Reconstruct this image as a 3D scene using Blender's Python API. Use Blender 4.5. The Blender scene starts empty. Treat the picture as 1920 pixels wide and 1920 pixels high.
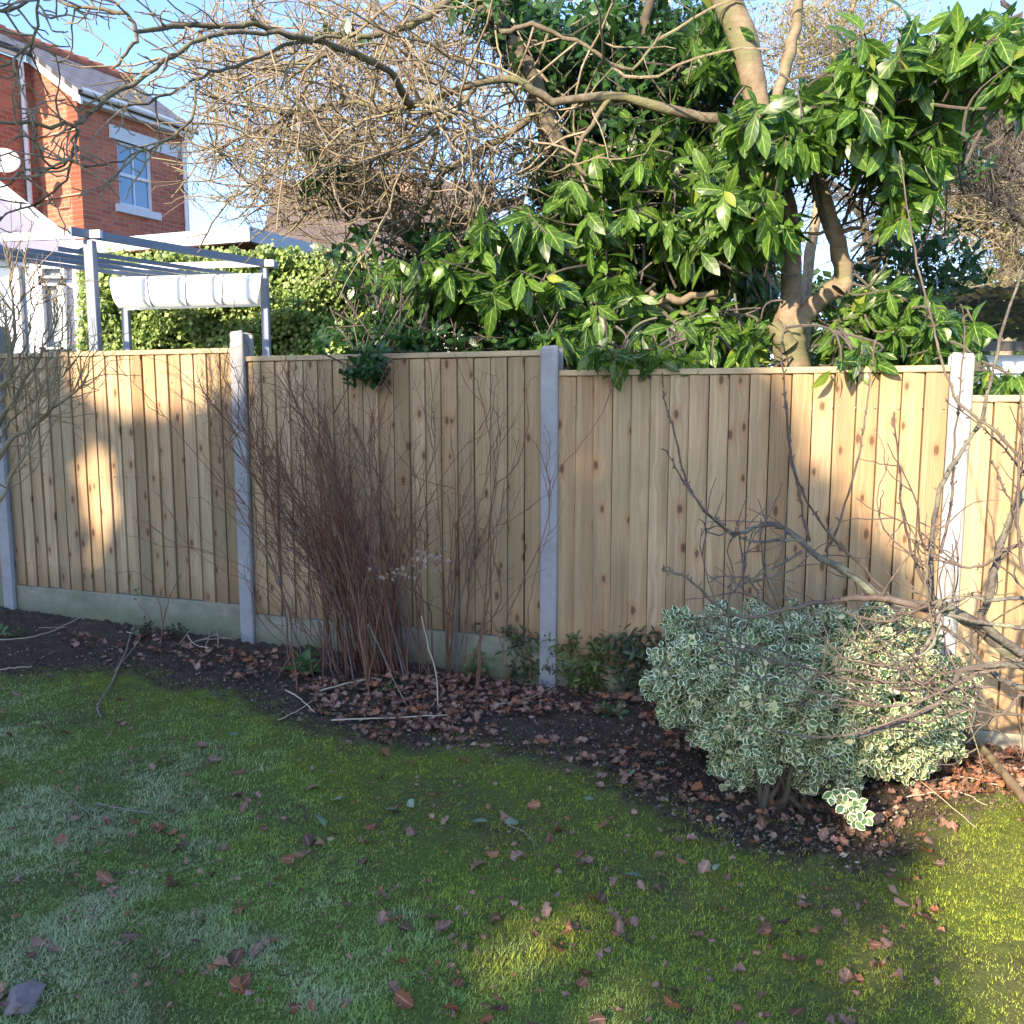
import bpy, math, random
import numpy as np
from mathutils import Vector, Matrix

# ------------------------------------------------------------------ camera, sky, sun, exposure
sc = bpy.context.scene
C = sc.collection
F, TH, CZ = 1640.0, math.radians(7.0), 1.5
cam = bpy.data.cameras.new('camera')
cam.sensor_width = 36.0
cam.lens = 36.0 * F / 1920.0
cam.clip_start, cam.clip_end = 0.05, 2000.0
camo = bpy.data.objects.new('camera', cam)
C.objects.link(camo)
camo.location = (0, 0, CZ)
camo.rotation_euler = (math.radians(90) - TH, 0, 0)
sc.camera = camo

SUN_AZ, SUN_EL = math.radians(34), math.radians(24)     # azimuth measured from behind the camera towards its left
S = Vector((-math.sin(SUN_AZ) * math.cos(SUN_EL), -math.cos(SUN_AZ) * math.cos(SUN_EL), math.sin(SUN_EL)))
w = bpy.data.worlds.new('World')
sc.world = w
w.use_nodes = True
nt = w.node_tree
nt.nodes.clear()
sky = nt.nodes.new('ShaderNodeTexSky')
sky.sky_type = 'NISHITA'
sky.sun_disc = False
sky.sun_elevation = SUN_EL
sky.sun_rotation = math.radians(180) + SUN_AZ

sky.air_density, sky.dust_density, sky.ozone_density = 0.65, 0.6, 3.0
bg = nt.nodes.new('ShaderNodeBackground')
bg.inputs['Strength'].default_value = 0.15
ow = nt.nodes.new('ShaderNodeOutputWorld')
nt.links.new(sky.outputs[0], bg.inputs[0])
nt.links.new(bg.outputs[0], ow.inputs[0])
sl = bpy.data.lights.new('sun', 'SUN')
sl.energy = 3.8
sl.angle = math.radians(0.7)
sl.color = (1.0, 0.82, 0.60)
so = bpy.data.objects.new('sun', sl)
C.objects.link(so)
so.rotation_euler = S.to_track_quat('Z', 'Y').to_euler()
sc.view_settings.view_transform = 'Standard'
sc.view_settings.look = 'None'
sc.view_settings.exposure = 2.05
sc.view_settings.gamma = 1.0
sc.cycles.max_bounces = 6
sc.cycles.transparent_max_bounces = 8

rng = np.random.default_rng(7)
random.seed(7)

# ------------------------------------------------------------------ helpers
ct, st = math.cos(TH), math.sin(TH)


def ray(px, py):
    u = (np.asarray(px, float) - 960) / F
    v = (960 - np.asarray(py, float)) / F
    return np.stack([u, ct + v * st, v * ct - st], -1)


def at(px, py, Y):
    r = ray(px, py)
    t = np.asarray(Y, float) / r[..., 1]
    p = r * t[..., None]
    p[..., 2] += CZ
    return p


def gz(x, y):
    x = np.asarray(x, float); y = np.asarray(y, float)
    xc = np.clip(x, -8, 6)
    z = 0.04 - 0.035 * xc
    z = z + 0.004 * np.sin(x * 23 + 2 * np.sin(y * 9)) * np.sin(y * 27 + 2 * np.sin(x * 11)) + 0.004 * np.sin(x * 13.7 - y * 9.1 + np.sin(y * 17))
    z = z + 0.012 * np.sin(x * 2.3 + 1) * np.cos(y * 1.9) + 0.008 * np.sin(x * 5.1 + y * 3.7)
    return z


def gpt(px, py, dz=0.0):
    r = ray(px, py)
    k = -0.035
    t = (CZ - 0.04) / -(r[..., 2] - k * r[..., 0])
    p = r * np.asarray(t)[..., None]
    p[..., 2] = gz(p[..., 0], p[..., 1]) + dz
    return p


FA, FB = 4.63, -0.345          # the line of the fence: y = FA + FB * x


def fpt(px, py):
    r = ray(px, py)
    t = FA / (r[..., 1] - FB * r[..., 0])
    p = r * np.asarray(t)[..., None]
    p[..., 2] += CZ
    return p


def hit(px, py, A, d):
    """ray through a pixel met with the vertical plane through A along direction d"""
    n = np.array([-d[1], d[0]])
    r = ray(px, py)
    t = (A[0] * n[0] + A[1] * n[1]) / (r[0] * n[0] + r[1] * n[1])
    p = r * t
    p[2] += CZ
    return p


def obj(name, V, Q=None, T=None, mat=None, parent=None, pc=None, smooth=False, loc=None, polys=None):
    V = np.asarray(V, np.float32).reshape(-1, 3)
    me = bpy.data.meshes.new(name)
    if polys is not None:
        me.from_pydata([tuple(map(float, v)) for v in V], [], polys)
    else:
        Q = np.zeros((0, 4), np.int32) if Q is None else np.asarray(Q, np.int32).reshape(-1, 4)
        T = np.zeros((0, 3), np.int32) if T is None else np.asarray(T, np.int32).reshape(-1, 3)
        me.vertices.add(len(V))
        me.vertices.foreach_set('co', V.ravel())
        nl = Q.size + T.size
        me.loops.add(nl)
        me.loops.foreach_set('vertex_index', np.concatenate([Q.ravel(), T.ravel()]))
        me.polygons.add(len(Q) + len(T))
        ls = np.concatenate([np.arange(len(Q)) * 4, Q.size + np.arange(len(T)) * 3])
        me.polygons.foreach_set('loop_start', ls.astype(np.int32))
        me.update(calc_edges=True)
    if pc is not None:
        a = me.attributes.new('pc', 'FLOAT_VECTOR', 'POINT')
        a.data.foreach_set('vector', np.asarray(pc, np.float32).ravel())
    me.polygons.foreach_set('use_smooth', np.full(len(me.polygons), bool(smooth)))
    if mat:
        me.materials.append(mat)
    me.validate()
    o = bpy.data.objects.new(name, me)
    C.objects.link(o)
    if parent:
        o.parent = parent
    if loc is not None:
        o.location = loc
    return o


def tag(o, label=None, cat=None, group=None, kind=None):
    if label: o['label'] = label
    if cat: o['category'] = cat
    if group: o['group'] = group
    if kind: o['kind'] = kind
    return o


def thing(name, label, cat, loc=(0, 0, 0), rz=0.0, group=None):
    o = bpy.data.objects.new(name, None)
    o.empty_display_size = 0.1
    C.objects.link(o)
    o.location = loc
    o.rotation_euler = (0, 0, rz)
    return tag(o, label, cat, group)


def under(o, parent):
    """parent while keeping world-space vertices"""
    o.parent = parent
    m = Matrix.Translation(parent.location) @ parent.rotation_euler.to_matrix().to_4x4()
    o.matrix_parent_inverse = m.inverted()
    return o


class MB:
    def __init__(s):
        s.V, s.Q, s.T, s.P, s.n = [], [], [], [], 0

    def add(s, V, Q=None, T=None, pc=None):
        V = np.asarray(V, float).reshape(-1, 3)
        s.V.append(V)
        if Q is not None and len(Q): s.Q.append(np.asarray(Q).reshape(-1, 4) + s.n)
        if T is not None and len(T): s.T.append(np.asarray(T).reshape(-1, 3) + s.n)
        s.P.append(np.zeros((len(V), 3)) if pc is None else np.asarray(pc, float).reshape(-1, 3))
        s.n += len(V)
        return s

    def box(s, x0, x1, y0, y1, z0, z1, M=None, bev=0.0):
        if bev:
            b = bev
            vs = []
            fs = []
            xs, ys, zs = (x0, x1), (y0, y1), (z0, z1)
            idx = {}
            for i in (0, 1):
                for j in (0, 1):
                    for k in (0, 1):
                        sx, sy, sz = (1 if i == 0 else -1), (1 if j == 0 else -1), (1 if k == 0 else -1)
                        for ax in range(3):
                            p = [xs[i] + sx * b, ys[j] + sy * b, zs[k] + sz * b]
                            p[ax] = (xs[i], ys[j], zs[k])[ax]
                            idx[(i, j, k, ax)] = len(vs)
                            vs.append(p)
            q, t = [], []
            for i in (0, 1):
                q.append([idx[(i, a, c, 0)] for a, c in ((0, 0), (1, 0), (1, 1), (0, 1))])
                q.append([idx[(a, i, c, 1)] for a, c in ((0, 0), (1, 0), (1, 1), (0, 1))])
                q.append([idx[(a, c, i, 2)] for a, c in ((0, 0), (1, 0), (1, 1), (0, 1))])
            for i in (0, 1):
                for j in (0, 1):
                    q.append([idx[(i, j, 0, 0)], idx[(i, j, 0, 1)], idx[(i, j, 1, 1)], idx[(i, j, 1, 0)]])
                    q.append([idx[(i, 0, j, 0)], idx[(i, 0, j, 2)], idx[(i, 1, j, 2)], idx[(i, 1, j, 0)]])
                    q.append([idx[(0, i, j, 1)], idx[(0, i, j, 2)], idx[(1, i, j, 2)], idx[(1, i, j, 1)]])
                    for k in (0, 1):
                        t.append([idx[(i, j, k, 0)], idx[(i, j, k, 1)], idx[(i, j, k, 2)]])
            V = np.array(vs)
            if M is not None: V = M(V)
            return s.add(V, q, t)
        V = np.array([[x, y, z] for z in (z0, z1) for y in (y0, y1) for x in (x0, x1)], float)
        if M is not None: V = M(V)
        return s.add(V, [[0, 2, 3, 1], [4, 5, 7, 6], [0, 1, 5, 4], [2, 6, 7, 3], [0, 4, 6, 2], [1, 3, 7, 5]])

    def slab(s, quad, off):
        """a flat quad (4 points) given thickness along vector off"""
        q = np.asarray(quad, float)
        V = np.concatenate([q, q + np.asarray(off, float)])
        return s.add(V, [[0, 1, 2, 3], [7, 6, 5, 4], [0, 4, 5, 1], [1, 5, 6, 2], [2, 6, 7, 3], [3, 7, 4, 0]])

    def build(s, name, mat, parent=None, smooth=False, pc=True):
        V = np.concatenate(s.V)
        Q = np.concatenate(s.Q) if s.Q else None
        T = np.concatenate(s.T) if s.T else None
        return obj(name, V, Q, T, mat, parent, np.concatenate(s.P) if pc else None, smooth)


def nrm(a):
    return a / np.maximum(np.linalg.norm(a, axis=-1, keepdims=True), 1e-9)


def tubes(P, R, sides=4, cap=False):
    """P (N,K,3) centre lines, R (N,K) radii -> V, Q, pc"""
    P = np.asarray(P, float); R = np.asarray(R, float)
    if P.ndim == 2:
        P, R = P[None], R[None]
    N, K, _ = P.shape
    tg = np.gradient(P, axis=1)
    tg = nrm(tg)
    ref = np.where(np.abs(tg[:, :1, 2:3]) > 0.85, np.array([1.0, 0.13, 0]), np.array([0.07, 0.1, 1.0]))
    ref = np.repeat(ref, K, 1)
    a = nrm(np.cross(tg, ref))
    b = np.cross(tg, a)
    th = np.arange(sides) / sides * 2 * np.pi
    V = P[:, :, None] + R[:, :, None, None] * (a[:, :, None] * np.cos(th)[None, None, :, None] + b[:, :, None] * np.sin(th)[None, None, :, None])
    V = V.reshape(-1, 3)
    base = (np.arange(N) * K * sides)[:, None, None] + (np.arange(K - 1) * sides)[None, :, None]
    i = np.arange(sides); j = (i + 1) % sides
    Q = np.stack([base + i, base + j, base + sides + j, base + sides + i], -1).reshape(-1, 4)
    seg = np.concatenate([np.zeros((N, 1)), np.cumsum(np.linalg.norm(np.diff(P, axis=1), axis=-1), 1)], 1)
    pc = np.zeros((N, K, sides, 3))
    pc[..., 0] = th / 6.283
    pc[..., 1] = seg[..., None]
    pc[..., 2] = rng.random((N, 1, 1))
    return V, Q, pc.reshape(-1, 3)


def curve(pts, n=16, wob=0.0):
    """smooth resample of a control polyline (Catmull-Rom)"""
    p = np.asarray(pts, float)
    if len(p) == 2:
        p = np.array([p[0], (p[0] + p[1]) / 2, p[1]])
    q = np.vstack([2 * p[0] - p[1], p, 2 * p[-1] - p[-2]])
    m = len(p) - 1
    t = np.linspace(0, m - 1e-6, n)
    k = t.astype(int); f = (t - k)[:, None]
    a, b, c, d = q[k], q[k + 1], q[k + 2], q[k + 3]
    r = 0.5 * ((2 * b) + (-a + c) * f + (2 * a - 5 * b + 4 * c - d) * f ** 2 + (-a + 3 * b - 3 * c + d) * f ** 3)
    if wob:
        e = rng.normal(0, wob, r.shape); e[0] = e[-1] = 0
        r = r + e
    return r


def limb(mb, ctrl, Y, r0, r1, n=18, sides=7, wob=0.0, knob=0.06):
    """ctrl: pixel control points; Y: one depth or one per point -> centre line, added to mb"""
    c = np.asarray(ctrl, float)
    Yv = np.full(len(c), Y) if np.isscalar(Y) else np.interp(np.linspace(0, 1, len(c)), np.linspace(0, 1, len(Y)), Y)
    P = curve(at(c[:, 0], c[:, 1], Yv), n, wob)
    R = np.linspace(r0, r1, n) * (1 + rng.normal(0, knob, n))
    V, Q, pc = tubes(P, R, sides)
    mb.add(V, Q, pc=pc)
    return P


def grow(Ps, N, K, length, spread=0.9, wig=0.25, up=0.0, tmin=0.15, keep=None, fwd=0.6, w=None):
    """N random twigs off the parent centre lines Ps (list of (k,3)) -> (N,K,3)"""
    L = np.array([np.linalg.norm(np.diff(p, axis=0), axis=1).sum() for p in Ps])
    if w is not None: L = L * w
    out = []
    idx = rng.choice(len(Ps), N, p=L / L.sum())
    t = rng.uniform(tmin, 1, N)
    st_ = np.zeros((N, 3)); tg = np.zeros((N, 3))
    for k in range(N):
        p = Ps[idx[k]]
        f = t[k] * (len(p) - 1)
        i = min(int(f), len(p) - 2)
        st_[k] = p[i] + (p[i + 1] - p[i]) * (f - i)
        tg[k] = p[i + 1] - p[i]
    d = nrm(nrm(tg) * fwd + rng.normal(0, spread, (N, 3)) + np.array([0, 0, up]))
    ln = length * rng.uniform(0.45, 1.15, (N, 1)) / (K - 1)
    P = np.zeros((N, K, 3)); P[:, 0] = st_
    for k in range(1, K):
        d = nrm(d + rng.normal(0, wig, (N, 3)) + np.array([0, 0, up * 0.15]))
        P[:, k] = P[:, k - 1] + d * ln
    if keep is not None:
        P = P[keep(P[:, -1])]
    return P


def proj(P):
    P = np.asarray(P)
    x, y, z = P[..., 0], P[..., 1], P[..., 2] - CZ
    dep = y * ct - z * st
    return 960 + F * x / dep, 960 - F * (y * st + z * ct) / dep


def inpoly(px, py, poly):
    poly = np.asarray(poly, float)
    px = np.asarray(px); py = np.asarray(py)
    c = np.zeros(px.shape, bool)
    j = len(poly) - 1
    for i in range(len(poly)):
        xi, yi = poly[i]; xj, yj = poly[j]
        if yi != yj:
            c ^= ((yi > py) != (yj > py)) & (px < (xj - xi) * (py - yi) / (yj - yi) + xi)
        j = i
    return c


def psample(poly, n):
    poly = np.asarray(poly, float)
    lo, hi = poly.min(0), poly.max(0)
    out = np.zeros((0, 2))
    while len(out) < n:
        q = rng.uniform(lo, hi, (n * 2, 2))
        out = np.vstack([out, q[inpoly(q[:, 0], q[:, 1], poly)]])
    return out[:n]


def leaf_proto(rows=6, width=0.32, fold=0.05, droop=0.12, sharp=1.0, stalk=0.08, wave=0.0):
    """leaf along +Y, length 1, facing +Z ; pc=(across -1..1, along 0..1)"""
    V, pc = [], []
    for i in range(rows + 1):
        t = i / rows
        wd = width * 0.5 * max(0.0, math.sin(math.pi * min(1, max(0, (t - stalk) / (1 - stalk)) ** sharp))) ** 0.8 if t > stalk else 0.006
        if i == rows: wd = 0.004
        z = -droop * t * t
        wz = wave * math.sin(t * 11)
        V += [(-wd, t, z + fold * wd / width + wz), (0, t, z), (wd, t, z + fold * wd / width - wz)]
        pc += [(-1, t), (0, t), (1, t)]
    Q = []
    for i in range(rows):
        a = i * 3
        Q += [[a, a + 1, a + 4, a + 3], [a + 1, a + 2, a + 5, a + 4]]
    return np.array(V), np.array(Q), np.array(pc)


def place(proto, pos, dirv, nor, size, rnd=None, wscale=None):
    """copies of a leaf at pos, pointing along dirv, facing nor"""
    V, Q, pc = proto
    N, m = len(pos), len(V)
    y = nrm(dirv)
    x = nrm(np.cross(y, nor))
    z = np.cross(x, y)
    size = np.broadcast_to(np.asarray(size, float), (N,))
    ws = np.ones(N) if wscale is None else wscale
    W = pos[:, None] + size[:, None, None] * (V[None, :, 0:1] * x[:, None] * ws[:, None, None] + V[None, :, 1:2] * y[:, None] + V[None, :, 2:3] * z[:, None])
    QQ = (np.arange(N) * m)[:, None, None] + Q[None]
    if rnd is None: rnd = rng.random(N)
    P = np.zeros((N, m, 3))
    P[..., :2] = pc[None]
    P[..., 2] = rnd[:, None]
    return W.reshape(-1, 3), QQ.reshape(-1, 4), P.reshape(-1, 3)


def rosettes(mb, proto, pos, axis, n, size, phi=(0.7, 1.5), grav=0.25, jit=0.02, rand=0.2):
    """n leaves around every shoot tip"""
    N = len(pos)
    a = nrm(axis)
    e1 = nrm(np.cross(a, rng.normal(0, 1, (N, 3))))
    e2 = np.cross(a, e1)
    for k in range(n):
        th = k * 2.4 + rng.uniform(-.3, .3, N)
        ph = rng.uniform(phi[0], phi[1], N)
        d = a * np.cos(ph)[:, None] + (e1 * np.cos(th)[:, None] + e2 * np.sin(th)[:, None]) * np.sin(ph)[:, None]
        d = d + np.array([0, 0, -grav]) * rng.uniform(.3, 1.6, (N, 1))
        nn = a * 0.9 + rng.normal(0, rand, (N, 3)) + np.array([0, 0, .25])
        V, Q, pc = place(proto, pos - a * (k * jit) + rng.normal(0, .004, (N, 3)), d, nn, size * rng.uniform(.55, 1.2, N), wscale=rng.uniform(.85, 1.15, N))
        mb.add(V, Q, pc=pc)


# ------------------------------------------------------------------ materials
class NT:
    def __init__(s, name):
        s.m = bpy.data.materials.new(name)
        s.m.use_nodes = True
        s.t = s.m.node_tree
        s.t.nodes.clear()
        s.out = s.t.nodes.new('ShaderNodeOutputMaterial')

    def n(s, ty, **kw):
        nd = s.t.nodes.new('ShaderNode' + ty)
        for k, v in kw.items():
            if k.startswith('_'):
                setattr(nd, k[1:], v)
            else:
                key = int(k[1:]) if k[0] == 'i' and k[1:].isdigit() else k.replace('__', ' ')
                s.set(nd, key, v)
        return nd

    def set(s, nd, key, v):
        if isinstance(v, bpy.types.Node): v = v.outputs[0]
        if isinstance(v, bpy.types.NodeSocket):
            s.t.links.new(v, nd.inputs[key])
        else:
            if isinstance(v, tuple) and len(v) == 3 and nd.inputs[key].type == 'RGBA': v = v + (1.0,)
            nd.inputs[key].default_value = v

    def pc(s):
        a = s.n('Attribute', _attribute_name='pc')
        return s.n('SeparateXYZ', i0=a.outputs['Vector']), a.outputs['Vector']

    def math(s, op, a, b=None, c=None, clamp=False):
        nd = s.n('Math', _operation=op, _use_clamp=clamp, i0=a)
        if b is not None: s.set(nd, 1, b)
        if c is not None: s.set(nd, 2, c)
        return nd.outputs[0]

    def mix(s, f, a, b, blend='MIX'):
        nd = s.t.nodes.new('ShaderNodeMix')
        nd.data_type = 'RGBA'
        nd.blend_type = blend
        s.set(nd, 0, f); s.set(nd, 6, a); s.set(nd, 7, b)
        return nd.outputs[2]

    def noise(s, scale, detail=4, rough=0.55, vec=None, dist=0.0):
        nd = s.n('TexNoise', Scale=float(scale), Detail=float(detail), Roughness=rough, Distortion=float(dist))
        if vec is not None: s.set(nd, 'Vector', vec)
        return nd.outputs[0]

    def ramp(s, f, *stops):
        nd = s.t.nodes.new('ShaderNodeValToRGB')
        cr = nd.color_ramp
        while len(cr.elements) < len(stops): cr.elements.new(0.5)
        for e, (p, c) in zip(cr.elements, stops):
            e.position = p
            e.color = (c, c, c, 1) if isinstance(c, (int, float)) else tuple(c) + (1,)
        s.set(nd, 0, f)
        return nd.outputs[0]

    def bump(s, h, strength=0.4, dist=0.01):
        return s.n('Bump', Strength=strength, Distance=dist, Height=h).outputs[0]

    def coord(s, kind='Object'):
        return s.n('TexCoord').outputs[kind]

    def vscale(s, v, sc_):
        return s.n('Mapping', Vector=v, Scale=sc_).outputs[0]

    def pbr(s, col, rough=0.7, normal=None, spec=0.3, metal=0.0, transl=None, **kw):
        b = s.n('BsdfPrincipled', Roughness=rough, Metallic=metal)
        s.set(b, 'Base Color', col)
        s.set(b, 'Specular IOR Level', spec)
        if normal is not None: s.set(b, 'Normal', normal)
        for k, v in kw.items(): s.set(b, k.replace('__', ' '), v)
        sh = b.outputs[0]
        if transl is not None:
            tr = s.n('BsdfTranslucent')
            s.set(tr, 0, transl[1])
            mx = s.n('MixShader', i0=transl[0])
            s.t.links.new(sh, mx.inputs[1]); s.t.links.new(tr.outputs[0], mx.inputs[2])
            sh = mx.outputs[0]
        s.t.links.new(sh, s.out.inputs[0])
        return s.m


def mat_leaf(name, dark, light, vein, rough=0.35, tr=0.25, ribs=34.0, ribstr=0.25, veinw=0.07, spec=0.5, old=None):
    t = NT(name)
    x, v = t.pc()
    u = t.math('ABSOLUTE', x.outputs[0])
    base = t.mix(t.ramp(x.outputs[2], (0.1, 0.0), (0.9, 1.0)), dark, light)
    if old is not None:
        base = t.mix(t.ramp(x.outputs[2], (0.965, 0.0), (0.975, 1.0)), base, old)
    mid = t.math('LESS_THAN', u, veinw)
    mid = t.ramp(u, (0.0, 1.0), (veinw, 0.7), (veinw * 2.2, 0.0))
    ph = t.math('MULTIPLY_ADD', u, -0.22, x.outputs[1])
    side = t.math('SINE', t.math('MULTIPLY', ph, ribs * 2))
    sv = t.ramp(side, (0.8, 0.0), (1.0, 0.35))
    col = t.mix(sv, base, vein)
    col = t.mix(mid, col, vein)
    nz = t.noise(14, 3, vec=t.coord())
    col = t.mix(t.ramp(nz, (0.35, 0.0), (0.7, 0.35)), col, tuple(c * 0.55 for c in dark))
    nrmv = t.bump(t.math('MULTIPLY', side, 0.5), ribstr, 0.004)
    rg = t.ramp(nz, (0.3, rough * 0.8), (0.7, rough * 1.35))
    tc = t.mix(0.5, col, tuple(min(1, c * 2.2) for c in light))
    return t.pbr(col, rg, nrmv, spec, transl=(tr, tc))


def mat_bark(name, c1, c2, c3, scale=12, rings=False, rough=0.85, lichen=0.3, bstr=0.5):
    t = NT(name)
    x, v = t.pc()
    o = t.coord()
    n1 = t.noise(scale, 6, .6, o)
    n2 = t.noise(scale * .3, 3, .5, o)
    n3 = t.noise(scale * 3.5, 4, .6, o)
    col = t.mix(t.ramp(n1, (0.3, 0.0), (0.7, 1.0)), c1, c2)
    col = t.mix(t.ramp(n2, (0.5, 0.0), (0.62, lichen)), col, c3)
    col = t.mix(t.ramp(x.outputs[2], (0, 0.0), (1, 0.35)), col, c1)
    col = t.mix(t.ramp(n3, (0.62, 0.0), (0.75, 0.5)), col, tuple(c * .4 for c in c1))
    h = t.math('ADD', n1, t.math('MULTIPLY', n3, 0.5))
    if rings:
        rg = t.n('TexWave', _bands_direction='Z', Scale=9.0, Distortion=3.0, Detail=3.0)
        t.set(rg, 'Vector', o)
        h = t.math('ADD', h, t.math('MULTIPLY', rg.outputs[1], 0.12))
        col = t.mix(t.ramp(rg.outputs[1], (0.975, 0.0), (1.0, 0.3)), col, tuple(c * .45 for c in c1))
    return t.pbr(col, rough, t.bump(h, bstr, 0.01), 0.2)


def mat_flat(name, c, c2=None, rough=0.5, scale=6, spec=0.4, bstr=0.1, metal=0.0):
    t = NT(name)
    n1 = t.noise(scale, 5, .6, t.coord())
    col = t.mix(t.ramp(n1, (0.3, 0.0), (0.75, 1.0)), c, c2 or tuple(k * .8 for k in c))
    return t.pbr(col, rough, t.bump(n1, bstr, 0.005), spec, metal)


# fence wood: pc = (across the board in m, height + a per-board shift, per-board random)
t = NT('fence_wood')
x, v = t.pc()
g = t.n('CombineXYZ', i0=t.math('MULTIPLY', x.outputs[0], 60.0), i1=t.math('MULTIPLY', x.outputs[1], 1.6), i2=t.math('MULTIPLY', x.outputs[2], 37.0)).outputs[0]
kv = t.n('CombineXYZ', i0=t.math('MULTIPLY_ADD', x.outputs[0], 9.0, t.math('MULTIPLY', x.outputs[2], 91.0)), i1=t.math('MULTIPLY', x.outputs[1], 4.4), i2=0.0).outputs[0]
vor = t.n('TexVoronoi', _voronoi_dimensions='2D', Scale=1.0, Randomness=1.0)
t.set(vor, 'Vector', kv)
kd = t.math('MULTIPLY', vor.outputs['Distance'], 1.0)
kw = t.ramp(kd, (0.05, .6), (0.40, 0.0))
gd = t.n('VectorMath', _operation='ADD', i0=g)
cw = t.n('CombineXYZ', i0=t.math('MULTIPLY', kw, 1.6), i1=0.0, i2=0.0)
t.set(gd, 1, cw)
grain = t.noise(1.0, 5, .6, gd.outputs[0], 0.15)
fine = t.noise(1.0, 3, .6, t.vscale(gd.outputs[0], (4.0, 1.2, 1.0)))
basec = t.ramp(x.outputs[2], (0.0, (0.22, 0.14, 0.072)), (0.2, (0.46, 0.32, 0.175)), (0.4, (0.31, 0.21, 0.115)), (0.6, (0.56, 0.40, 0.235)), (0.8, (0.39, 0.24, 0.125)), (1.0, (0.49, 0.35, 0.195)))
col = t.mix(t.ramp(grain, (0.38, 0.0), (0.66, 0.6)), basec, (0.22, 0.135, 0.06))
col = t.mix(t.ramp(fine, (0.5, 0.0), (0.72, 0.35)), col, (0.52, 0.42, 0.26))
st_ = t.noise(1.0, 2, .5, t.vscale(g, (.25, .5, 1.0)))
col = t.mix(t.ramp(st_, (0.5, 0.0), (0.66, 0.45)), col, (0.24, 0.14, 0.08))
big = t.noise(1.3, 4, .6, t.coord())
col = t.mix(t.ramp(big, (0.42, 0.0), (0.68, 0.5)), col, (0.20, 0.18, 0.10))
vs = t.n('SeparateXYZ', i0=vor.outputs['Color'])
kd = t.math('ADD', kd, t.ramp(vs.outputs[0], (0.0, 0.035), (0.42, 0.02), (0.46, 0.0), (1.0, 0.0)))
kd = t.math('ADD', kd, t.ramp(vs.outputs[1], (0.0, .6), (.42, .6), (.44, 0.0)))
kn = t.math('ADD', kd, t.math('MULTIPLY', t.math('SUBTRACT', fine, .5), .12))
knot = t.ramp(kn, (0.07, 1.0), (0.14, 0.0))
halo = t.ramp(kn, (0.11, 0.0), (0.15, 0.5), (0.30, 0.0))
col = t.mix(halo, col, (0.33, 0.155, 0.07))
col = t.mix(t.math('MULTIPLY', knot, 0.85), col, (0.085, 0.038, 0.02))
pk = t.n('TexVoronoi', Scale=16.0); t.set(pk, 'Vector', g)
hz = t.n('SeparateXYZ', i0=t.coord('Object')).outputs[2]
low = t.ramp(t.math('ADD', hz, t.math('MULTIPLY', grain, 0.12)), (0.05, 0.55), (0.22, 0.0))
col = t.mix(low, col, (0.16, 0.10, 0.055))
W_FENCE = t.pbr(col, 0.72, t.bump(t.math('ADD', grain, t.math('MULTIPLY', knot, -0.6)), 0.35, 0.004), 0.25)

t = NT('weathered_timber_rail')
o_ = t.coord()
n1 = t.noise(3.0, 5, .6, t.vscale(o_, (1.0, 14.0, 14.0)))
W_RAIL = t.pbr(t.mix(t.ramp(n1, (0.3, 0.0), (0.7, 1.0)), (0.46, 0.34, 0.2), (0.33, 0.25, 0.15)), 0.75, t.bump(n1, .3, .003), .2)


def mat_concrete(name, c1, c2, algae, amt, zlo, zhi):
    t = NT(name)
    o = t.coord()
    n1 = t.noise(9, 8, .65, o); n2 = t.noise(60, 4, .7, o); n3 = t.noise(2.6, 4, .6, o)
    col = t.mix(t.ramp(n1, (0.3, 0.0), (0.7, 1.0)), c1, c2)
    hz = t.n('SeparateXYZ', i0=o).outputs[2]
    low = t.ramp(t.math('ADD', hz, t.math('MULTIPLY', n3, 0.3)), (zlo, 1.0), (zhi, 0.0))
    f = t.math('MULTIPLY', t.math('MAXIMUM', low, t.ramp(n3, (0.5, 0.0), (0.7, 0.8))), amt, clamp=True)
    col = t.mix(f, col, algae)
    col = t.mix(t.ramp(n2, (0.62, 0.0), (0.7, 0.5)), col, (0.08, 0.08, 0.07))
    return t.pbr(col, 0.9, t.bump(t.math('ADD', n1, n2), .5, .004), .2)


W_POST = mat_concrete('post_concrete', (0.25, 0.245, 0.25), (0.34, 0.33, 0.33), (0.15, 0.15, 0.09), 0.6, 0.02, 0.3)
W_GRAVEL = mat_concrete('gravel_board_concrete', (0.30, 0.28, 0.22), (0.19, 0.185, 0.13), (0.12, 0.135, 0.06), 0.6, -0.2, 0.1)

W_JOINT_SHADE = mat_flat('joint_shade_dark', (.09, .065, .04), (.06, .045, .03), .9, 12)  # dark colour standing in for the shade between the boards
W_NAIL = mat_flat('galvanised_nail', (.3, .3, .3), metal=.5)

# ------------------------------------------------------------------ ground
bed = [(-900, 1235), (-300, 1240), (0, 1262), (130, 1252), (260, 1262), (330, 1295), (430, 1300), (520, 1345), (640, 1372), (760, 1398), (900, 1400),
       (1000, 1430), (1090, 1440), (1180, 1500), (1270, 1545), (1370, 1590), (1480, 1612), (1600, 1618), (1700, 1590), (1765, 1545), (1820, 1500), (1900, 1478), (2100, 1500), (2600, 1480)]
bedP = gpt(np.array([b[0] for b in bed]), np.array([b[1] for b in bed]))
bedP = curve(bedP, 90)
far = np.array([[b[0], 30.0] for b in bedP[::-1][:1]] + [[bedP[0, 0], 30.0]])
bed_poly = np.vstack([bedP[:, :2], far])


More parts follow.
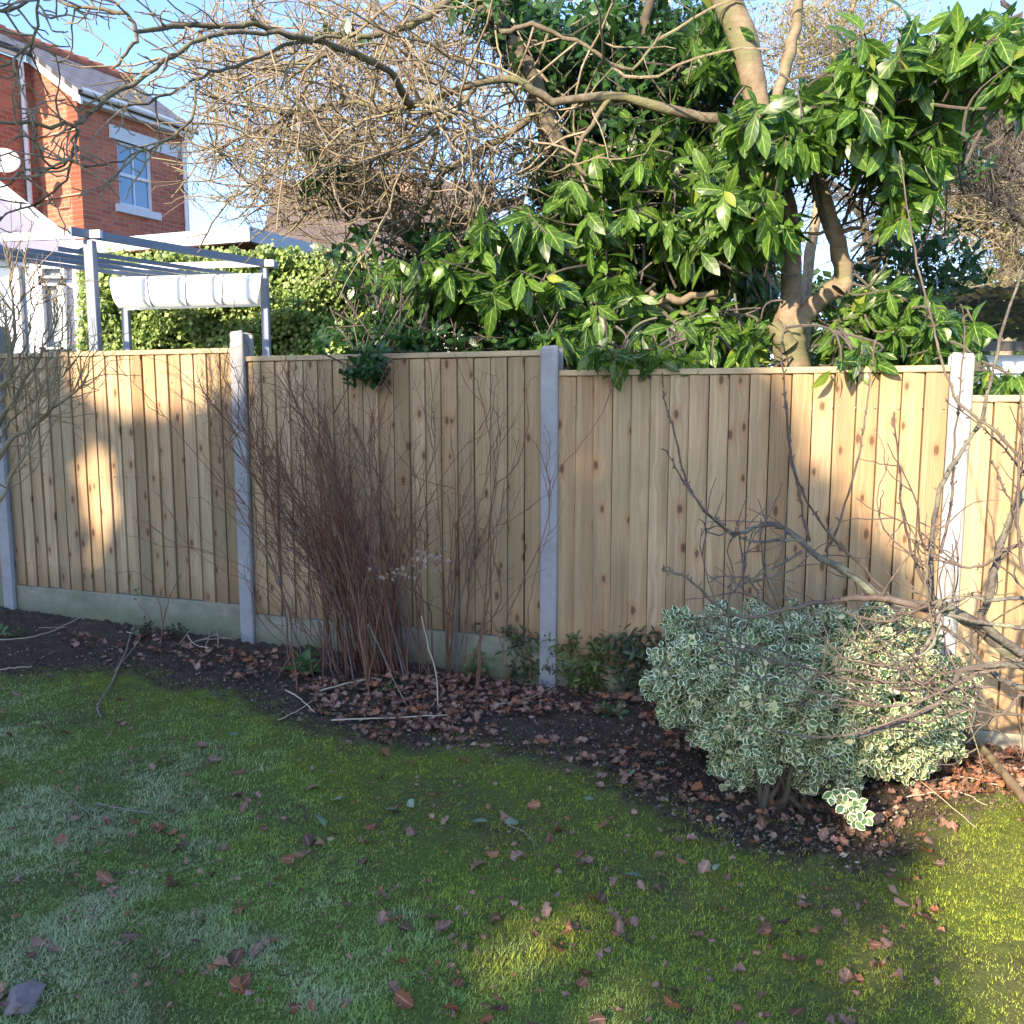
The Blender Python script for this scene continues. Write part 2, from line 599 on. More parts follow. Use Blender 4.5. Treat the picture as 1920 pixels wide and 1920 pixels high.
def bed_dist(x, y):
    """signed distance to the edge of the bed, positive inside"""
    d = np.full(x.shape, 1e9)
    for i in range(len(bedP) - 1):
        a, b = bedP[i, :2], bedP[i + 1, :2]
        ab = b - a
        tt = np.clip(((x - a[0]) * ab[0] + (y - a[1]) * ab[1]) / (ab @ ab), 0, 1)
        d = np.minimum(d, np.hypot(x - a[0] - tt * ab[0], y - a[1] - tt * ab[1]))
    return np.where(inpoly(x, y, bed_poly), d, -d)


def axis(lo, hi, mid0, mid1, fine, coarse_n):
    a = np.arange(mid0, mid1, fine)
    l = mid0 - np.geomspace(fine * 2, mid0 - lo, coarse_n)[::-1]
    r = mid1 + np.geomspace(fine * 2, hi - mid1, coarse_n)
    return np.concatenate([l, a, r])


gx = axis(-400, 400, -4.4, 3.6, 0.02, 24)
gy = axis(-300, 900, 1.4, 6.1, 0.02, 26)
X, Yg = np.meshgrid(gx, gy)
sd = bed_dist(X.ravel(), Yg.ravel())
x_, y_ = X.ravel(), Yg.ravel()
near = np.exp(-np.maximum(0, np.hypot(x_, y_ - 3) - 5) / 4)
zz = gz(x_, y_) + near * (rng.normal(0, .003, len(x_)) + np.where(sd > -.05, rng.normal(0, .0065, len(x_)) - .012 * np.minimum(sd, .1) / .1, 0))
beyond = y_ - (FA + FB * x_)
zz = zz + np.clip(beyond - .3, 0, 2) * .12
V = np.stack([x_, y_, zz], -1)
nx, ny = len(gx), len(gy)
ii = (np.arange(ny - 1)[:, None] * nx + np.arange(nx - 1)[None]).ravel()
Qg = np.stack([ii, ii + 1, ii + 1 + nx, ii + nx], -1)
pcg = np.stack([np.clip(sd, -2, 2), beyond, np.zeros_like(sd)], -1)

t = NT('ground')
x, v = t.pc()
o = t.coord()
nA = t.noise(2.2, 5, .6, o); nB = t.noise(11, 6, .65, o); nC = t.noise(90, 5, .7, o); nD = t.noise(260, 3, .7, o); nE = t.noise(1.1, 3, .5, t.vscale(o, (1.0, 1.0, 1.0)))
edge = t.math('ADD', x.outputs[0], t.math('MULTIPLY', t.math('SUBTRACT', nB, 0.5), 0.9))
edge = t.math('ADD', edge, t.math('MULTIPLY', t.math('SUBTRACT', nC, 0.5), 0.25))
soilm = t.ramp(t.math('MULTIPLY_ADD', edge, 1.0, 0.5), (0.38, 0.0), (0.60, 1.0))
soil = t.mix(t.ramp(nC, (0.35, 0.0), (0.7, 1.0)), (0.06, 0.045, 0.035), (0.16, 0.12, 0.09))
soil = t.mix(t.ramp(nD, (0.62, 0.0), (0.75, 0.8)), soil, (0.20, 0.14, 0.10))
soil = t.mix(t.ramp(nB, (0.55, 0.0), (0.68, 0.5)), soil, (0.03, 0.04, 0.012))
moss = t.mix(t.ramp(nC, (0.3, 0.0), (0.7, 1.0)), (0.08, 0.115, 0.02), (0.20, 0.25, 0.045))
dead = t.mix(t.ramp(nC, (0.3, 0.0), (0.7, 1.0)), (0.07, 0.08, 0.025), (0.17, 0.18, 0.07))
lawn = t.mix(t.ramp(nA, (0.42, 0.0), (0.62, 1.0)), moss, dead)
lawn = t.mix(t.ramp(nB, (0.6, 0.0), (0.72, 0.6)), lawn, (0.022, 0.02, 0.012))
col = t.mix(soilm, lawn, soil)
G_MAT = t.pbr(col, 0.92, t.bump(t.math('ADD', nC, nD), .9, .012), .15)
g_ = obj('ground', V, Qg, mat=G_MAT, pc=pcg, smooth=True)
tag(g_, 'mossy lawn and dark soil bed in front of the fence', kind='structure')

# ------------------------------------------------------------------ fence
fdir = np.array([1.0, FB]); fdir /= np.linalg.norm(fdir)
frz = math.atan2(fdir[1], fdir[0])
fpx = [(14, 900), (463, 900), (1034, 900), (1788, 900)]
PX = [fpt(*p)[:2] for p in fpx]
PX = [PX[0] - fdir * 1.85] + PX + [PX[3] + fdir * 1.83, PX[3] + fdir * 3.66]
ptop = [fpt(14, 600)[2], fpt(14, 612)[2], fpt(455, 624)[2], fpt(1032, 650)[2], fpt(1800, 664)[2], 1.62, 1.5]
pantop = [1.86, fpt(230, 658)[2], fpt(740, 663)[2], fpt(1400, 690)[2], fpt(1850, 741)[2], 1.40]
bdx = [0, 1, 1, 1, 1, 1]
panel_lab = ['fence panel at the far left, mostly outside the photo behind the pale bare twigs',
             'brown boarded fence panel below the pergola, sunlit in a patch near its top edge',
             'shaded boarded fence panel behind the dense clump of red-brown bare stems',
             'widest boarded fence panel, below the laurel and behind the variegated bush',
             'sunlit golden boarded fence panel right of the rightmost concrete post',
             'boarded fence panel beyond the right edge of the photo']
post_lab = ['concrete post outside the left edge', 'narrow concrete fence post at the left edge of the photo',
            'weathered concrete fence post taller than the panels, left of the red-brown stems',
            'concrete fence post right of the red-brown stems, where the fence steps down',
            'sunlit concrete fence post behind the bare apple branches', 'concrete post outside the right edge', 'last concrete post outside the right edge']
gb_lab = ['concrete gravel board outside the left edge', 'long mossy concrete gravel board under the fence panel below the pergola',
          'green stained gravel board behind the feet of the red-brown stems',
          'concrete gravel board behind the low weeds and the variegated bush',
          'sunlit concrete gravel board under the golden fence panel on the right', 'gravel board outside the right edge']
panels = range(0, 5)
for i in panels:
    A, B = PX[i], PX[i + 1]
    L = np.linalg.norm(B - A)
    zt = pantop[i]; zb = zt - 1.52
    th_ = thing('fence_panel', panel_lab[i], 'fence panel', (A[0], A[1], zb), frz, 'boarded fence panels between concrete posts')
    mb = MB()
    x0, x1 = 0.045, L - 0.045
    nb = int(round((x1 - x0) / 0.095))
    pit = (x1 - x0) / nb
    for k in range(nb):
        a = x0 + k * pit
        b = x0 + (k + 1) * pit - (0.0038 if i <= 2 else 0.0062)
        if k == nb - 1: b = x1
        ya_, yb_ = (-0.030 if i <= 2 else -0.034) + rng.normal(0, .002), (-0.020 if i <= 2 else -0.016) + rng.normal(0, .002)
        if i <= 2: ya, yb = yb_, ya_
        else: ya, yb = ya_, yb_
        r = rng.random(); sh = rng.random() * 40
        lean = rng.normal(0, .0009)
        z0_, z1_ = 0.0 + rng.normal(0, .003), 1.488 + rng.normal(0, .001)
        nz = 5
        Vb, pcb = [], []
        bow = rng.normal(0, .0025)
        for j in range(nz):
            f = j / (nz - 1); zc = z0_ + (z1_ - z0_) * f
            dx = lean * (f - .5) * 2; bo = bow * math.sin(f * math.pi)
            for (xx, yy) in ((a + dx, ya + bo), (b + dx, yb + bo), (b + dx, -0.0095), (a + dx, -0.0095)):
                Vb.append((xx, yy, zc)); pcb.append((xx - a, zc + sh, r))
        Qb = []
        for j in range(nz - 1):
            for c in range(4):
                d = (c + 1) % 4
                Qb.append([j * 4 + c, j * 4 + d, j * 4 + 4 + d, j * 4 + 4 + c])
        e = (nz - 1) * 4
        Qb += [[3, 2, 1, 0], [e, e + 1, e + 2, e + 3]]
        mb.add(Vb, Qb, pc=pcb)
    nq = sum(len(q) for q in mb.Q)
    for k in range(nb):
        for z_ in (0.14, 0.745, 1.33):
            for xx in (x0 + k * pit + .022 + rng.normal(0, .003), x0 + k * pit + .082 + rng.normal(0, .003)):
                zz_ = z_ + rng.normal(0, .006)
                mb.box(xx - .0024, xx + .0024, -.031, -.02, zz_ - .0024, zz_ + .0024)
    bo_ = mb.build('boards', W_FENCE, th_)
    bo_.data.materials.append(W_NAIL)
    mi = np.zeros(len(bo_.data.polygons), np.int32); mi[nq:] = 1
    bo_.data.polygons.foreach_set('material_index', mi)
    c_ = MB().box(x0, x1, -0.036, 0.02, 1.491, 1.52, bev=.003).build('capping_rail', W_RAIL, th_)
    MB().box(x0, x1, -0.0035, -.0005, .004, 1.49).build('joint_shade_sheet', W_JOINT_SHADE, th_)  # dark sheet added behind the gaps to deepen the joint shade
    for z_ in (0.12, 0.72, 1.3):
        MB().box(x0, x1, 0.0005, 0.04, z_, z_ + .045).build('back_rail', W_RAIL, th_)
    # gravel board
    gb = MB().box(x0 - .01, x1 + .01, -0.03, 0.022, -0.305, -0.006, bev=.006)
    g2 = tag(gb.build('gravel_board', W_GRAVEL), gb_lab[i], 'gravel board', 'concrete gravel boards under the fence')
    g2.location = (A[0], A[1], zb); g2.rotation_euler = (0, 0, frz)
for i, p in enumerate(PX[:6]):
    zt = ptop[i]; zg = float(gz(p[0], p[1])) - .15
    h = zt - zg
    mb = MB()
    wd = 0.046
    # H-section: two flanges and a web, chamfered top
    prof = [(-wd, -.052), (wd, -.052), (wd, -.038), (.018, -.038), (.018, .036), (wd, .036), (wd, .05), (-wd, .05), (-wd, .036), (-.018, .036), (-.018, -.038), (-wd, -.038)]
    prof = [(-wd + .006, -.058), (wd - .006, -.058), (wd, -.052), (wd, -.038), (.02, -.036), (.02, .036), (wd, .038), (wd, .052), (-wd, .052), (-wd, .038), (-.02, .036), (-.02, -.036), (-wd, -.038), (-wd, -.052)]
    n = len(prof)
    zs = [0, h * .5, h - .012]
    Vp = [(a + (rng.normal(0, .001)), b, z_) for z_ in zs for a, b in prof]
    # solid head
    Vp += [(a * .86, b * .82 - .002, h + rng.normal(0, .004)) for a, b in prof]
    Qp = [[k * n + a, k * n + (a + 1) % n, (k + 1) * n + (a + 1) % n, (k + 1) * n + a] for k in range(3) for a in range(n)]
    po = obj('concrete_post', Vp, polys=[q for q in Qp] + [list(range(3 * n, 4 * n)), list(range(n))[::-1]], mat=W_POST)
    po.location = (p[0], p[1], zg); po.rotation_euler = (0, 0, frz)
    tag(po, post_lab[i], 'fence post', 'concrete fence posts')


# ------------------------------------------------------------------ brick house beyond the fence
def mat_brick(name, a, b, mortar, scale=1.0):
    t = NT(name)
    x, v = t.pc()
    bt = t.n('TexBrick', Scale=1.0, _offset=0.5)
    t.set(bt, 'Vector', v)
    t.set(bt, 'Color1', a + (1,)); t.set(bt, 'Color2', b + (1,)); t.set(bt, 'Mortar', mortar + (1,))
    t.set(bt, 'Mortar Size', 0.009); t.set(bt, 'Mortar Smooth', 0.2); t.set(bt, 'Brick Width', 0.225); t.set(bt, 'Row Height', 0.085); t.set(bt, 'Bias', -0.1)
    n1 = t.noise(1.2, 4, .6, v); n2 = t.noise(25, 4, .6, v)
    col = t.mix(t.ramp(n1, (0.4, 0.0), (0.75, 0.35)), bt.outputs[0], (0.16, 0.06, 0.04))
    col = t.mix(t.ramp(n2, (0.5, 0.0), (0.8, 0.5)), col, (0.62, 0.30, 0.17))
    return t.pbr(col, 0.88, t.bump(t.math('MULTIPLY', bt.outputs[1], -1.0), .6, .01), .2)


W_BRICK = mat_brick('red_brick', (0.43, 0.13, 0.075), (0.27, 0.075, 0.05), (0.30, 0.20, 0.16))
W_WHITE = mat_flat('white_painted_timber', (0.58, 0.60, 0.66), (0.50, 0.52, 0.58), .45, 3)
W_LEAD = mat_flat('grey_fascia', (0.40, 0.44, 0.50), (0.30, 0.34, 0.4), .6, 2)
W_STONE = mat_flat('pale_stone', (0.55, 0.56, 0.60), (0.45, 0.46, 0.5), .8, 8)
W_DARKB = mat_flat('dark_brown_soffit', (0.10, 0.06, 0.045), (0.07, 0.045, 0.03), .7)
W_GLASS = NT('window_glass').pbr((0.10, 0.19, 0.30), 0.06, None, 1.0)
t = NT('roof_slates')
x, v = t.pc()
bt = t.n('TexBrick', Scale=1.0, _offset=0.5); t.set(bt, 'Vector', v)
t.set(bt, 'Color1', (0.17, 0.165, 0.18, 1)); t.set(bt, 'Color2', (0.13, 0.125, 0.14, 1)); t.set(bt, 'Mortar', (0.03, 0.03, 0.035, 1))
t.set(bt, 'Mortar Size', 0.012); t.set(bt, 'Brick Width', 0.3); t.set(bt, 'Row Height', 0.2)
W_SLATE = t.pbr(bt.outputs[0], 0.6, t.bump(bt.outputs[1], -.5, .02), .4)
W_TERRA = mat_flat('terracotta', (0.36, 0.12, 0.07), (0.24, 0.08, 0.05), .8)

YA = 16.0
dW = np.array([0.47, 0.883]); dW /= np.linalg.norm(dW)     # along the window wall, away from us
dG = np.array([-dW[1], dW[0]])                              # along the gable wall, to the left
A0 = at(150, 300, YA)[:2]                                   # the corner in plan
A3 = lambda s_, g_, z: np.array([A0[0] + dW[0] * s_ + dG[0] * g_, A0[1] + dW[1] * s_ + dG[1] * g_, z])


def sg(px, py, wall):
    p = hit(px, py, A0, dW if wall == 'w' else dG)
    return float((p[:2] - A0) @ (dW if wall == 'w' else dG)), float(p[2])


house = thing('brick_house', 'red brick house with a slate roof, white downpipe and sash window, left beyond the fence', 'house', (A0[0], A0[1], 0.3))
zE = sg(150, 172, 'g')[1]
gL = sg(62, 200, 'g')[0]
sR = sg(345, 300, 'w')[0]
gy_, gz_ = sg(64, 104, 'g')
slope = (gz_ - zE) / gL
def wallmesh(pts_uv, to3, thick, holes=None):
    pass
wb = MB()
def vwall(mb, p0, p1, z0, z1a, z1b, n):
    """vertical wall quad with real depth; p0,p1 plan points; tops z1a,z1b"""
    L = np.linalg.norm(p1 - p0)
    q = [(p0[0], p0[1], z0), (p1[0], p1[1], z0), (p1[0], p1[1], z1b), (p0[0], p0[1], z1a)]
    uv = [(0, z0), (L, z0), (L, z1b), (0, z1a)]
    off = np.array([n[0], n[1], 0]) * .28
    V = np.array(q + [tuple(np.array(k) + off) for k in q])
    pc = [(a + p0[0] * 3, b, 0) for a, b in uv] * 2
    mb.add(V, [[0, 1, 2, 3], [7, 6, 5, 4], [0, 4, 5, 1], [1, 5, 6, 2], [2, 6, 7, 3], [3, 7, 4, 0]], pc=pc)
P2 = lambda s_, g_: np.array([A0[0] + dW[0] * s_ + dG[0] * g_, A0[1] + dW[1] * s_ + dG[1] * g_])
# gable wall with sloping top
vwall(wb, P2(0, 0.0), P2(0, gL), 0.2, zE, zE + slope * gL, dW)
# window wall in four pieces round the opening
wl, wzt = sg(219, 262, 'w'); wr, _ = sg(284, 290, 'w')
_, wzb = sg(228, 384, 'w')
# wall depth goes inwards (towards dG)
for (a, b, z0, z1) in ((0.0, wl, .2, zE), (wr, sR, .2, zE), (wl, wr, .2, wzb), (wl, wr, wzt, zE)):
    vwall(wb, P2(a, 0.003 if a > 0 else 0.003), P2(b, 0.003), z0, z1, z1, dG)
# projecting main block at the left: its side wall comes towards us
vwall(wb, P2(-2.2, gL), P2(0.0, gL), 0.2, zE + slope * gL - .12, zE + slope * gL - .12, dG)
for zc, hh in ((sg(150, 243, 'g')[1], .03), (sg(150, 365, 'g')[1], .03)):
    q = P2(0, 0.0); r_ = P2(0, gL)
    n_ = -dW * .03
    V = [(q[0], q[1], zc), (r_[0], r_[1], zc), (r_[0], r_[1], zc + hh), (q[0], q[1], zc + hh)]
    wb.slab(V, (n_[0], n_[1], 0))
under(wb.build('wall', W_BRICK), house)
# roof: one slope above the window wall and the left block, ridge parallel to it
def roofslab(name, mat, s0, s1, g0, z0, g1, z1, th=.09, parent=None):
    mb = MB()
    q = [A3(s0, g0, z0), A3(s1, g0, z0), A3(s1, g1, z1), A3(s0, g1, z1)]
    L = s1 - s0; H = math.hypot(g1 - g0, z1 - z0)
    V = np.array(q + [p + np.array([0, 0, th]) for p in q])
    pc = [(0, 0, 0), (L, 0, 0), (L, H, 0), (0, H, 0)] * 2
    mb.add(V, [[3, 2, 1, 0], [4, 5, 6, 7], [0, 1, 5, 4], [1, 2, 6, 5], [2, 3, 7, 6], [3, 0, 4, 7]], pc=pc)
    o = mb.build(name, mat)
    return under(o, parent or house)
gR = gL + .38
zr = lambda g: zE + slope * g
rf = roofslab('roof', W_SLATE, -0.12, sR + .2, -.22, zr(-.22) + .05, gR, zr(gR) + .05)
rf2 = roofslab('roof', W_SLATE, -2.2, -.12, gL - .2, zr(gL - .2) + .055, gR, zr(gR) + .055)
mb = MB()
for k in range(int((sR + 2.4) / .33)):
    s0 = -2.2 + k * .33
    a, b = A3(s0, gR, zr(gR) + .13), A3(s0 + .33, gR, zr(gR) + .15)
    V_, Q_, pc_ = tubes(np.array([a, b]), np.array([.11, .13]), 8); mb.add(V_, Q_, pc=pc_)
under(mb.build('ridge_tiles', W_TERRA, smooth=True), house)
# bargeboard, eaves fascia and gutter
mb = MB()
q = [A3(-.03, -.2, zr(-.2) - .10), A3(-.03, gL, zr(gL) - .10), A3(-.03, gL, zr(gL) + .04), A3(-.03, -.2, zr(-.2) + .04)]
mb.slab(q, (-dW[0] * .05, -dW[1] * .05, 0))
under(mb.build('bargeboard', W_WHITE), house)
mb = MB()
q = [A3(-.08, -.19, zE - .16), A3(sR + .1, -.19, zE - .16), A3(sR + .1, -.19, zE + .02), A3(-.08, -.19, zE + .02)]
mb.slab(q, (dG[0] * .18, dG[1] * .18, 0))
V_, Q_, pc_ = tubes(np.array([A3(-.1, -.26, zE - .02), A3(sR + .1, -.26, zE - .02)]), np.array([.055, .055]), 8); mb.add(V_, Q_, pc=pc_)
under(mb.build('gutter', W_WHITE), house); mb = MB()
V_, Q_, pc_ = tubes(np.array([A3(-2.2, gL - .1, zr(gL) - .08), A3(-.2, gL - .1, zr(gL) - .08)]), np.array([.06, .06]), 8); mb.add(V_, Q_, pc=pc_)
under(mb.build('gutter', W_WHITE), house)
def pipe(name, pts, r, mat, parent):
    P = np.array(pts, float)
    mb = MB(); V_, Q_, pc_ = tubes(P, np.full(len(P), r), 8); mb.add(V_, Q_, pc=pc_)
    return under(mb.build(name, mat, smooth=True), parent)
zt = zr(gL) - .1
pipe('downpipe', [A3(-.25, gL - .1, zt), A3(-.25, gL - .1, zt - .12), A3(-.22, gL - .07, zt - .3), A3(-.22, gL - .07, .5)], .045, W_WHITE, house)
pipe('downpipe', [A3(sR - .05, -.2, zE - .1), A3(sR - .05, -.07, zE - .4), A3(sR - .05, -.07, .5)], .045, W_WHITE, house)
# window
wf = MB()
def wbx(mb, s0, s1, z0, z1, g0, g1):
    q = [A3(s0, g0, z0), A3(s1, g0, z0), A3(s1, g0, z1), A3(s0, g0, z1)]
    mb.slab(q, (dG[0] * (g1 - g0), dG[1] * (g1 - g0), 0))
fw = .045
wbx(wf, wl, wl + fw, wzb, wzt, .05, .14); wbx(wf, wr - fw, wr, wzb, wzt, .05, .14)
wbx(wf, wl + fw, wr - fw, wzb, wzb + fw * 1.3, .052, .138); wbx(wf, wl + fw, wr - fw, wzt - fw, wzt, .052, .138)
zm = (wzb + wzt) / 2
wbx(wf, wl + fw, wr - fw, zm - .03, zm + .03, .054, .13)
wm = (wl + wr) / 2
wbx(wf, wm - .012, wm + .012, wzb + fw * 1.3, zm - .03, .06, .12); wbx(wf, wm - .012, wm + .012, zm + .03, wzt - fw, .06, .12)
win = under(wf.build('window', W_WHITE), house)
pg = MB(); wbx(pg, wl + .01, wr - .01, wzb + .01, wzt - .01, .09, .10); pn = pg.build('pane', W_GLASS); pn.parent = win
lt = MB(); wbx(lt, wl - .15, sR - .06, wzt + .0, wzt + (wzt - wzb) * .2, -.03, .08); under(lt.build('lintel', W_STONE), house)
si = MB(); wbx(si, wl - .1, wr + .12, wzb - .14, wzb - .003, -.06, .08); under(si.build('sill', W_STONE), house)
# chimney
c0 = A3(-1.1, gR + .35, 0)
ch = MB()
for (hw, z0, z1) in ((.26, zr(gR) - 2.5, zr(gR) + .5), (.31, zr(gR) + .5, zr(gR) + .6)):
    ch.box(c0[0] - hw, c0[0] + hw, c0[1] - hw, c0[1] + hw, z0, z1)
o = ch.build('chimney', W_STONE, rf2); 
o.matrix_parent_inverse = rf2.matrix_world.inverted(); 
# satellite dish
dc = A3(-.9, gL - .45, sg(62, 300, 'g')[1] - .28)
dish = thing('satellite_dish', 'pale grey oval satellite dish on the brick wall beside the white downpipe', 'satellite dish', tuple(dc))
nrm_d = np.array([0.35, -0.93, 0.12]); nrm_d /= np.linalg.norm(nrm_d)
ex = np.cross([0, 0, 1], nrm_d); ex /= np.linalg.norm(ex); ey = np.cross(nrm_d, ex)
V_, Q_, n = [], [], 24
for side in (0, 1):
    for k in range(5):
        r = .26 * k / 4
        for a in range(n):
            th = a / n * 2 * math.pi
            V_.append(dc + ex * r * .95 * math.cos(th) + ey * r * .8 * math.sin(th) + nrm_d * (r * r * .9 - .07 - side * .012))
for side in (0, 1):
    b0 = side * 5 * n
    for k in range(4):
        for a in range(n):
            q = [b0 + k * n + a, b0 + k * n + (a + 1) % n, b0 + (k + 1) * n + (a + 1) % n, b0 + (k + 1) * n + a]
            Q_.append(q if side == 0 else q[::-1])
for a in range(n): Q_.append([4 * n + a, 4 * n + (a + 1) % n, 9 * n + (a + 1) % n, 9 * n + a])
under(obj('reflector', V_, Q_, mat=mat_flat('dish_grey', (.62, .62, .64), rough=.5), smooth=True), dish)
pipe('arm', [dc - ey * .25, dc - ey * .2 + nrm_d * .35, dc - ey * .03 + nrm_d * .42], .015, W_LEAD, dish)
pipe('bracket', [dc - nrm_d * .08, dc - nrm_d * .2 - ey * .1, A3(-.9, gL - .01, dc[2] - .15)], .02, W_LEAD, dish)

# flat-roofed extension in front of the house
YF = 14.0
f0 = at(467, 424, YF); fl = at(100, 432, 15.4); fr = at(770, 482, 18.5)
ext = thing('flat_roofed_extension', 'low brick extension with a wide pale grey fascia and flat roof, behind the ivy hedge', 'building', (f0[0], f0[1], 0.3))
mb = MB()
hgt = f0[2] - at(467, 452, YF)[2]
zt = f0[2]
a, b, c = np.array([fl[0], fl[1], zt]), np.array([f0[0], f0[1], zt]), np.array([fr[0], fr[1], zt])
dn = np.array([0, 0, -hgt])
bk = np.array([0.2, 3.6, 0])
mb.slab([a + dn, b + dn, b, a], np.array([.05, .12, 0]))
mb.slab([b + dn + [.001, 0, 0], c + dn, c, b + [.001, 0, 0]], np.array([-.05, .12, 0]))
under(mb.build('fascia', W_LEAD), ext)
mb = MB()
mb.add([a + [0.1, .2, -.03], b + [0, .15, -.03], c + [0, .2, -.03], c + [-1, 3, -.03], a + [1, 4, -.03]], None, [[0, 1, 2], [0, 2, 3], [0, 3, 4]])
mb.add([a + dn + [0.1, .2, .03], b + dn + [0, .15, .03], c + dn + [0, .2, .03], c + dn + [-1, 3, .03], a + dn + [1, 4, .03]], None, [[2, 1, 0], [3, 2, 0], [4, 3, 0]])
under(mb.build('flat_roof', W_DARKB), ext)
mb = MB()
vwall(mb, a[:2] + [.3, .5], b[:2] + [-.8, .7], .2, zt - hgt, zt - hgt, np.array([0, 1]))
vwall(mb, b[:2] + [-.8, .7], c[:2] + [-.5, .8], .2, zt - hgt, zt - hgt, np.array([0, 1]))
under(mb.build('wall', W_BRICK), ext)

# conservatory at the left edge
cons = thing('conservatory', 'white framed conservatory with a sloping lilac roof at the left edge of the photo', 'conservatory', tuple(at(60, 655, 11.0)))
W_POLY = mat_flat('polycarbonate_roof', (0.25, 0.25, 0.36), (0.20, 0.20, 0.30), .35, 1.5)
mb = MB()
r0, r1, r2, r3 = at(-160, 330, 11), at(0, 362, 11), at(150, 478, 11), at(-160, 478, 11)
cr = curve([at(-160, 235, 11.0), at(0, 362, 11.0), at(150, 478, 11.0)], 6)
R1, R2 = at(-8, 352, 11.0), at(150, 476, 11.0)
L2 = R2 + np.array([-3.2, -1.2, 0]); L1 = R1 + np.array([-3.2, -1.2, 0])
mb.slab([R1, R2, L2, L1], (0, .02, .03))
under(mb.build('roof_panel', W_POLY), cons)
mb = MB()
bar = lambda p, q, r: mb.add(*tubes(np.array([p, q]), np.array([r, r]), 4)[:2])
bar(R1 + [0, 0, .03], R2 + [0, 0, .03], .075)
for f in (.25, .5, .75): bar(R1 + (L1 - R1) * f + [0, -.03, .03], R2 + (L2 - R2) * f + [0, -.03, .03], .03)
zb_ = 1.2
for px_, py_ in ((30, 500), (66, 500), (145, 500)):
    p = at(px_, 490, 11.0)
    mb.box(p[0] - .045, p[0] + .045, p[1] - .05, p[1] + .05, zb_ - 1, at(px_, 470, 11)[2])
p, q = at(-200, 492, 11.0), at(150, 492, 11.0)
mb.box(p[0], q[0], p[1] - .045, p[1] + .055, p[2] - .05, p[2] + .05)
for px0, px1, y0, y1 in ((76, 122, 500, 522), (76, 122, 532, 655)):
    for (a_, b_, c_, d_) in ((px0, px0 + 5, y0, y1), (px1 - 5, px1, y0, y1), (px0, px1, y0, y0 + 4), (px0, px1, y1 - 4, y1)):
        p, q = at(a_, d_, 10.97), at(b_, c_, 10.97)
        mb.box(p[0], q[0], 10.93, 11.01, p[2], q[2])
under(mb.build('frame', W_WHITE), cons)
mb = MB()
p, q = at(124, 760, 11.03), at(158, 490, 11.03)
for k in range(16):
    z0 = p[2] + (q[2] - p[2]) * k / 16
    mb.box(p[0], q[0], 11.03 - (k % 1) * .01, 11.09, z0 + .008, z0 + (q[2] - p[2]) / 16)
under(mb.build('white_cladding', W_WHITE), cons)
mb = MB()
p, q = at(-220, 760, 11.04), at(122, 488, 11.04)
mb.box(p[0], q[0], 11.02, 11.03, p[2], q[2])
under(mb.build('glazing', NT('conservatory_glass').pbr((0.22, 0.26, 0.30), 0.1, None, .8)), cons)

# pergola with a drawn-back white canopy
W_PERG = mat_flat('grey_powder_coated_metal', (0.17, 0.20, 0.26), (0.14, 0.17, 0.22), .45, 3)
SC = 1.18
zP = float(at(168, 447, 7.0 * SC)[2])
def atz(px, py, z):
    r = ray(px, py); t_ = (z - CZ) / r[2]; p = r * t_; p[2] = z; return p
c1 = atz(168, 447, zP); c3 = atz(495, 500, zP); c2 = c3 + (atz(232, 508, zP) - c3); c0 = c1 + (c2 - c3)
perg = thing('pergola', 'grey metal pergola frame with open slats beyond the left fence panel', 'pergola', (c1[0], c1[1], .4))
for cc, ww in ((c1, .044), (c3, .040), (c2, .040), (c0, .044)):
    mb = MB().box(cc[0] - ww, cc[0] + ww, cc[1] - ww, cc[1] + ww, .4, zP - .02, bev=.006)
    under(mb.build('post', W_PERG), perg)
def beam(p, q, w_, h_, mb, over=.18):
    d = (q - p) / np.linalg.norm(q - p)
    n = np.array([-d[1], d[0], 0]) * w_
    a, b = p - d * over, q + d * over
    mb.slab([a - n, b - n, b - n + [0, 0, h_], a - n + [0, 0, h_]], n * 2)
for p, q in ((c1, c3), (c0, c2)):
    mb = MB(); beam(p, q, .022, .075, mb); under(mb.build('side_beam', W_PERG), perg)
mb = MB(); beam(c0, c1, .02, .07, mb, .12)
under(mb.build('end_beam', W_WHITE), perg)
mb = MB(); beam(c2, c3, .02, .07, mb, .12)
under(mb.build('end_beam', W_WHITE), perg)
for k in range(1, 5):
    f = k / 5
    mb = MB(); beam(c1 + (c0 - c1) * f + [0, 0, -.1], c3 + (c2 - c3) * f + [0, 0, -.1], .016, .04, mb, 0)
    under(mb.build('slat', W_PERG), perg)
# canopy hanging between the two far posts
YC = c3[1] - .12
cl, cr_ = at(208, 520, YC), at(492, 512, YC)
wv = cr_ - cl
can = MB(); nu, nv = 33, 12
Vc, Qc = [], []
h_c = at(300, 514, YC)[2] - at(300, 572, YC)[2]
for i in range(nu):
    f = i / (nu - 1)
    for j in range(nv):
        a = j / (nv - 1)
        inset = .12 * a ** 2 * (1 - f if f < .5 else f) * (1 if f < .5 else 1)
        xx = cl + wv * (f * (1 - .08 * a ** 2) + .04 * a ** 2)
        dep = .06 * min(1, 2.6 * math.sin(a * math.pi)) + .008 * math.sin(f * 4 * math.pi * 2) ** 2 * math.sin(a * math.pi)
        Vc.append(xx + np.array([0, -dep, -h_c * (a ** 1.0) + .02 * math.sin(a * math.pi)]))
for i in range(nu - 1):
    for j in range(nv - 1):
        Qc.append([i * nv + j, i * nv + j + 1, (i + 1) * nv + j + 1, (i + 1) * nv + j])
Vc = np.array(Vc)
back = Vc + [0, .34, 0]; back[:, 1] = YC + .2 - (Vc[:, 1] - YC) * .3
can.add(np.concatenate([Vc, back]), Qc + [[a + len(Vc) for a in q[::-1]] for q in Qc])
t = NT('white_canopy_fabric')
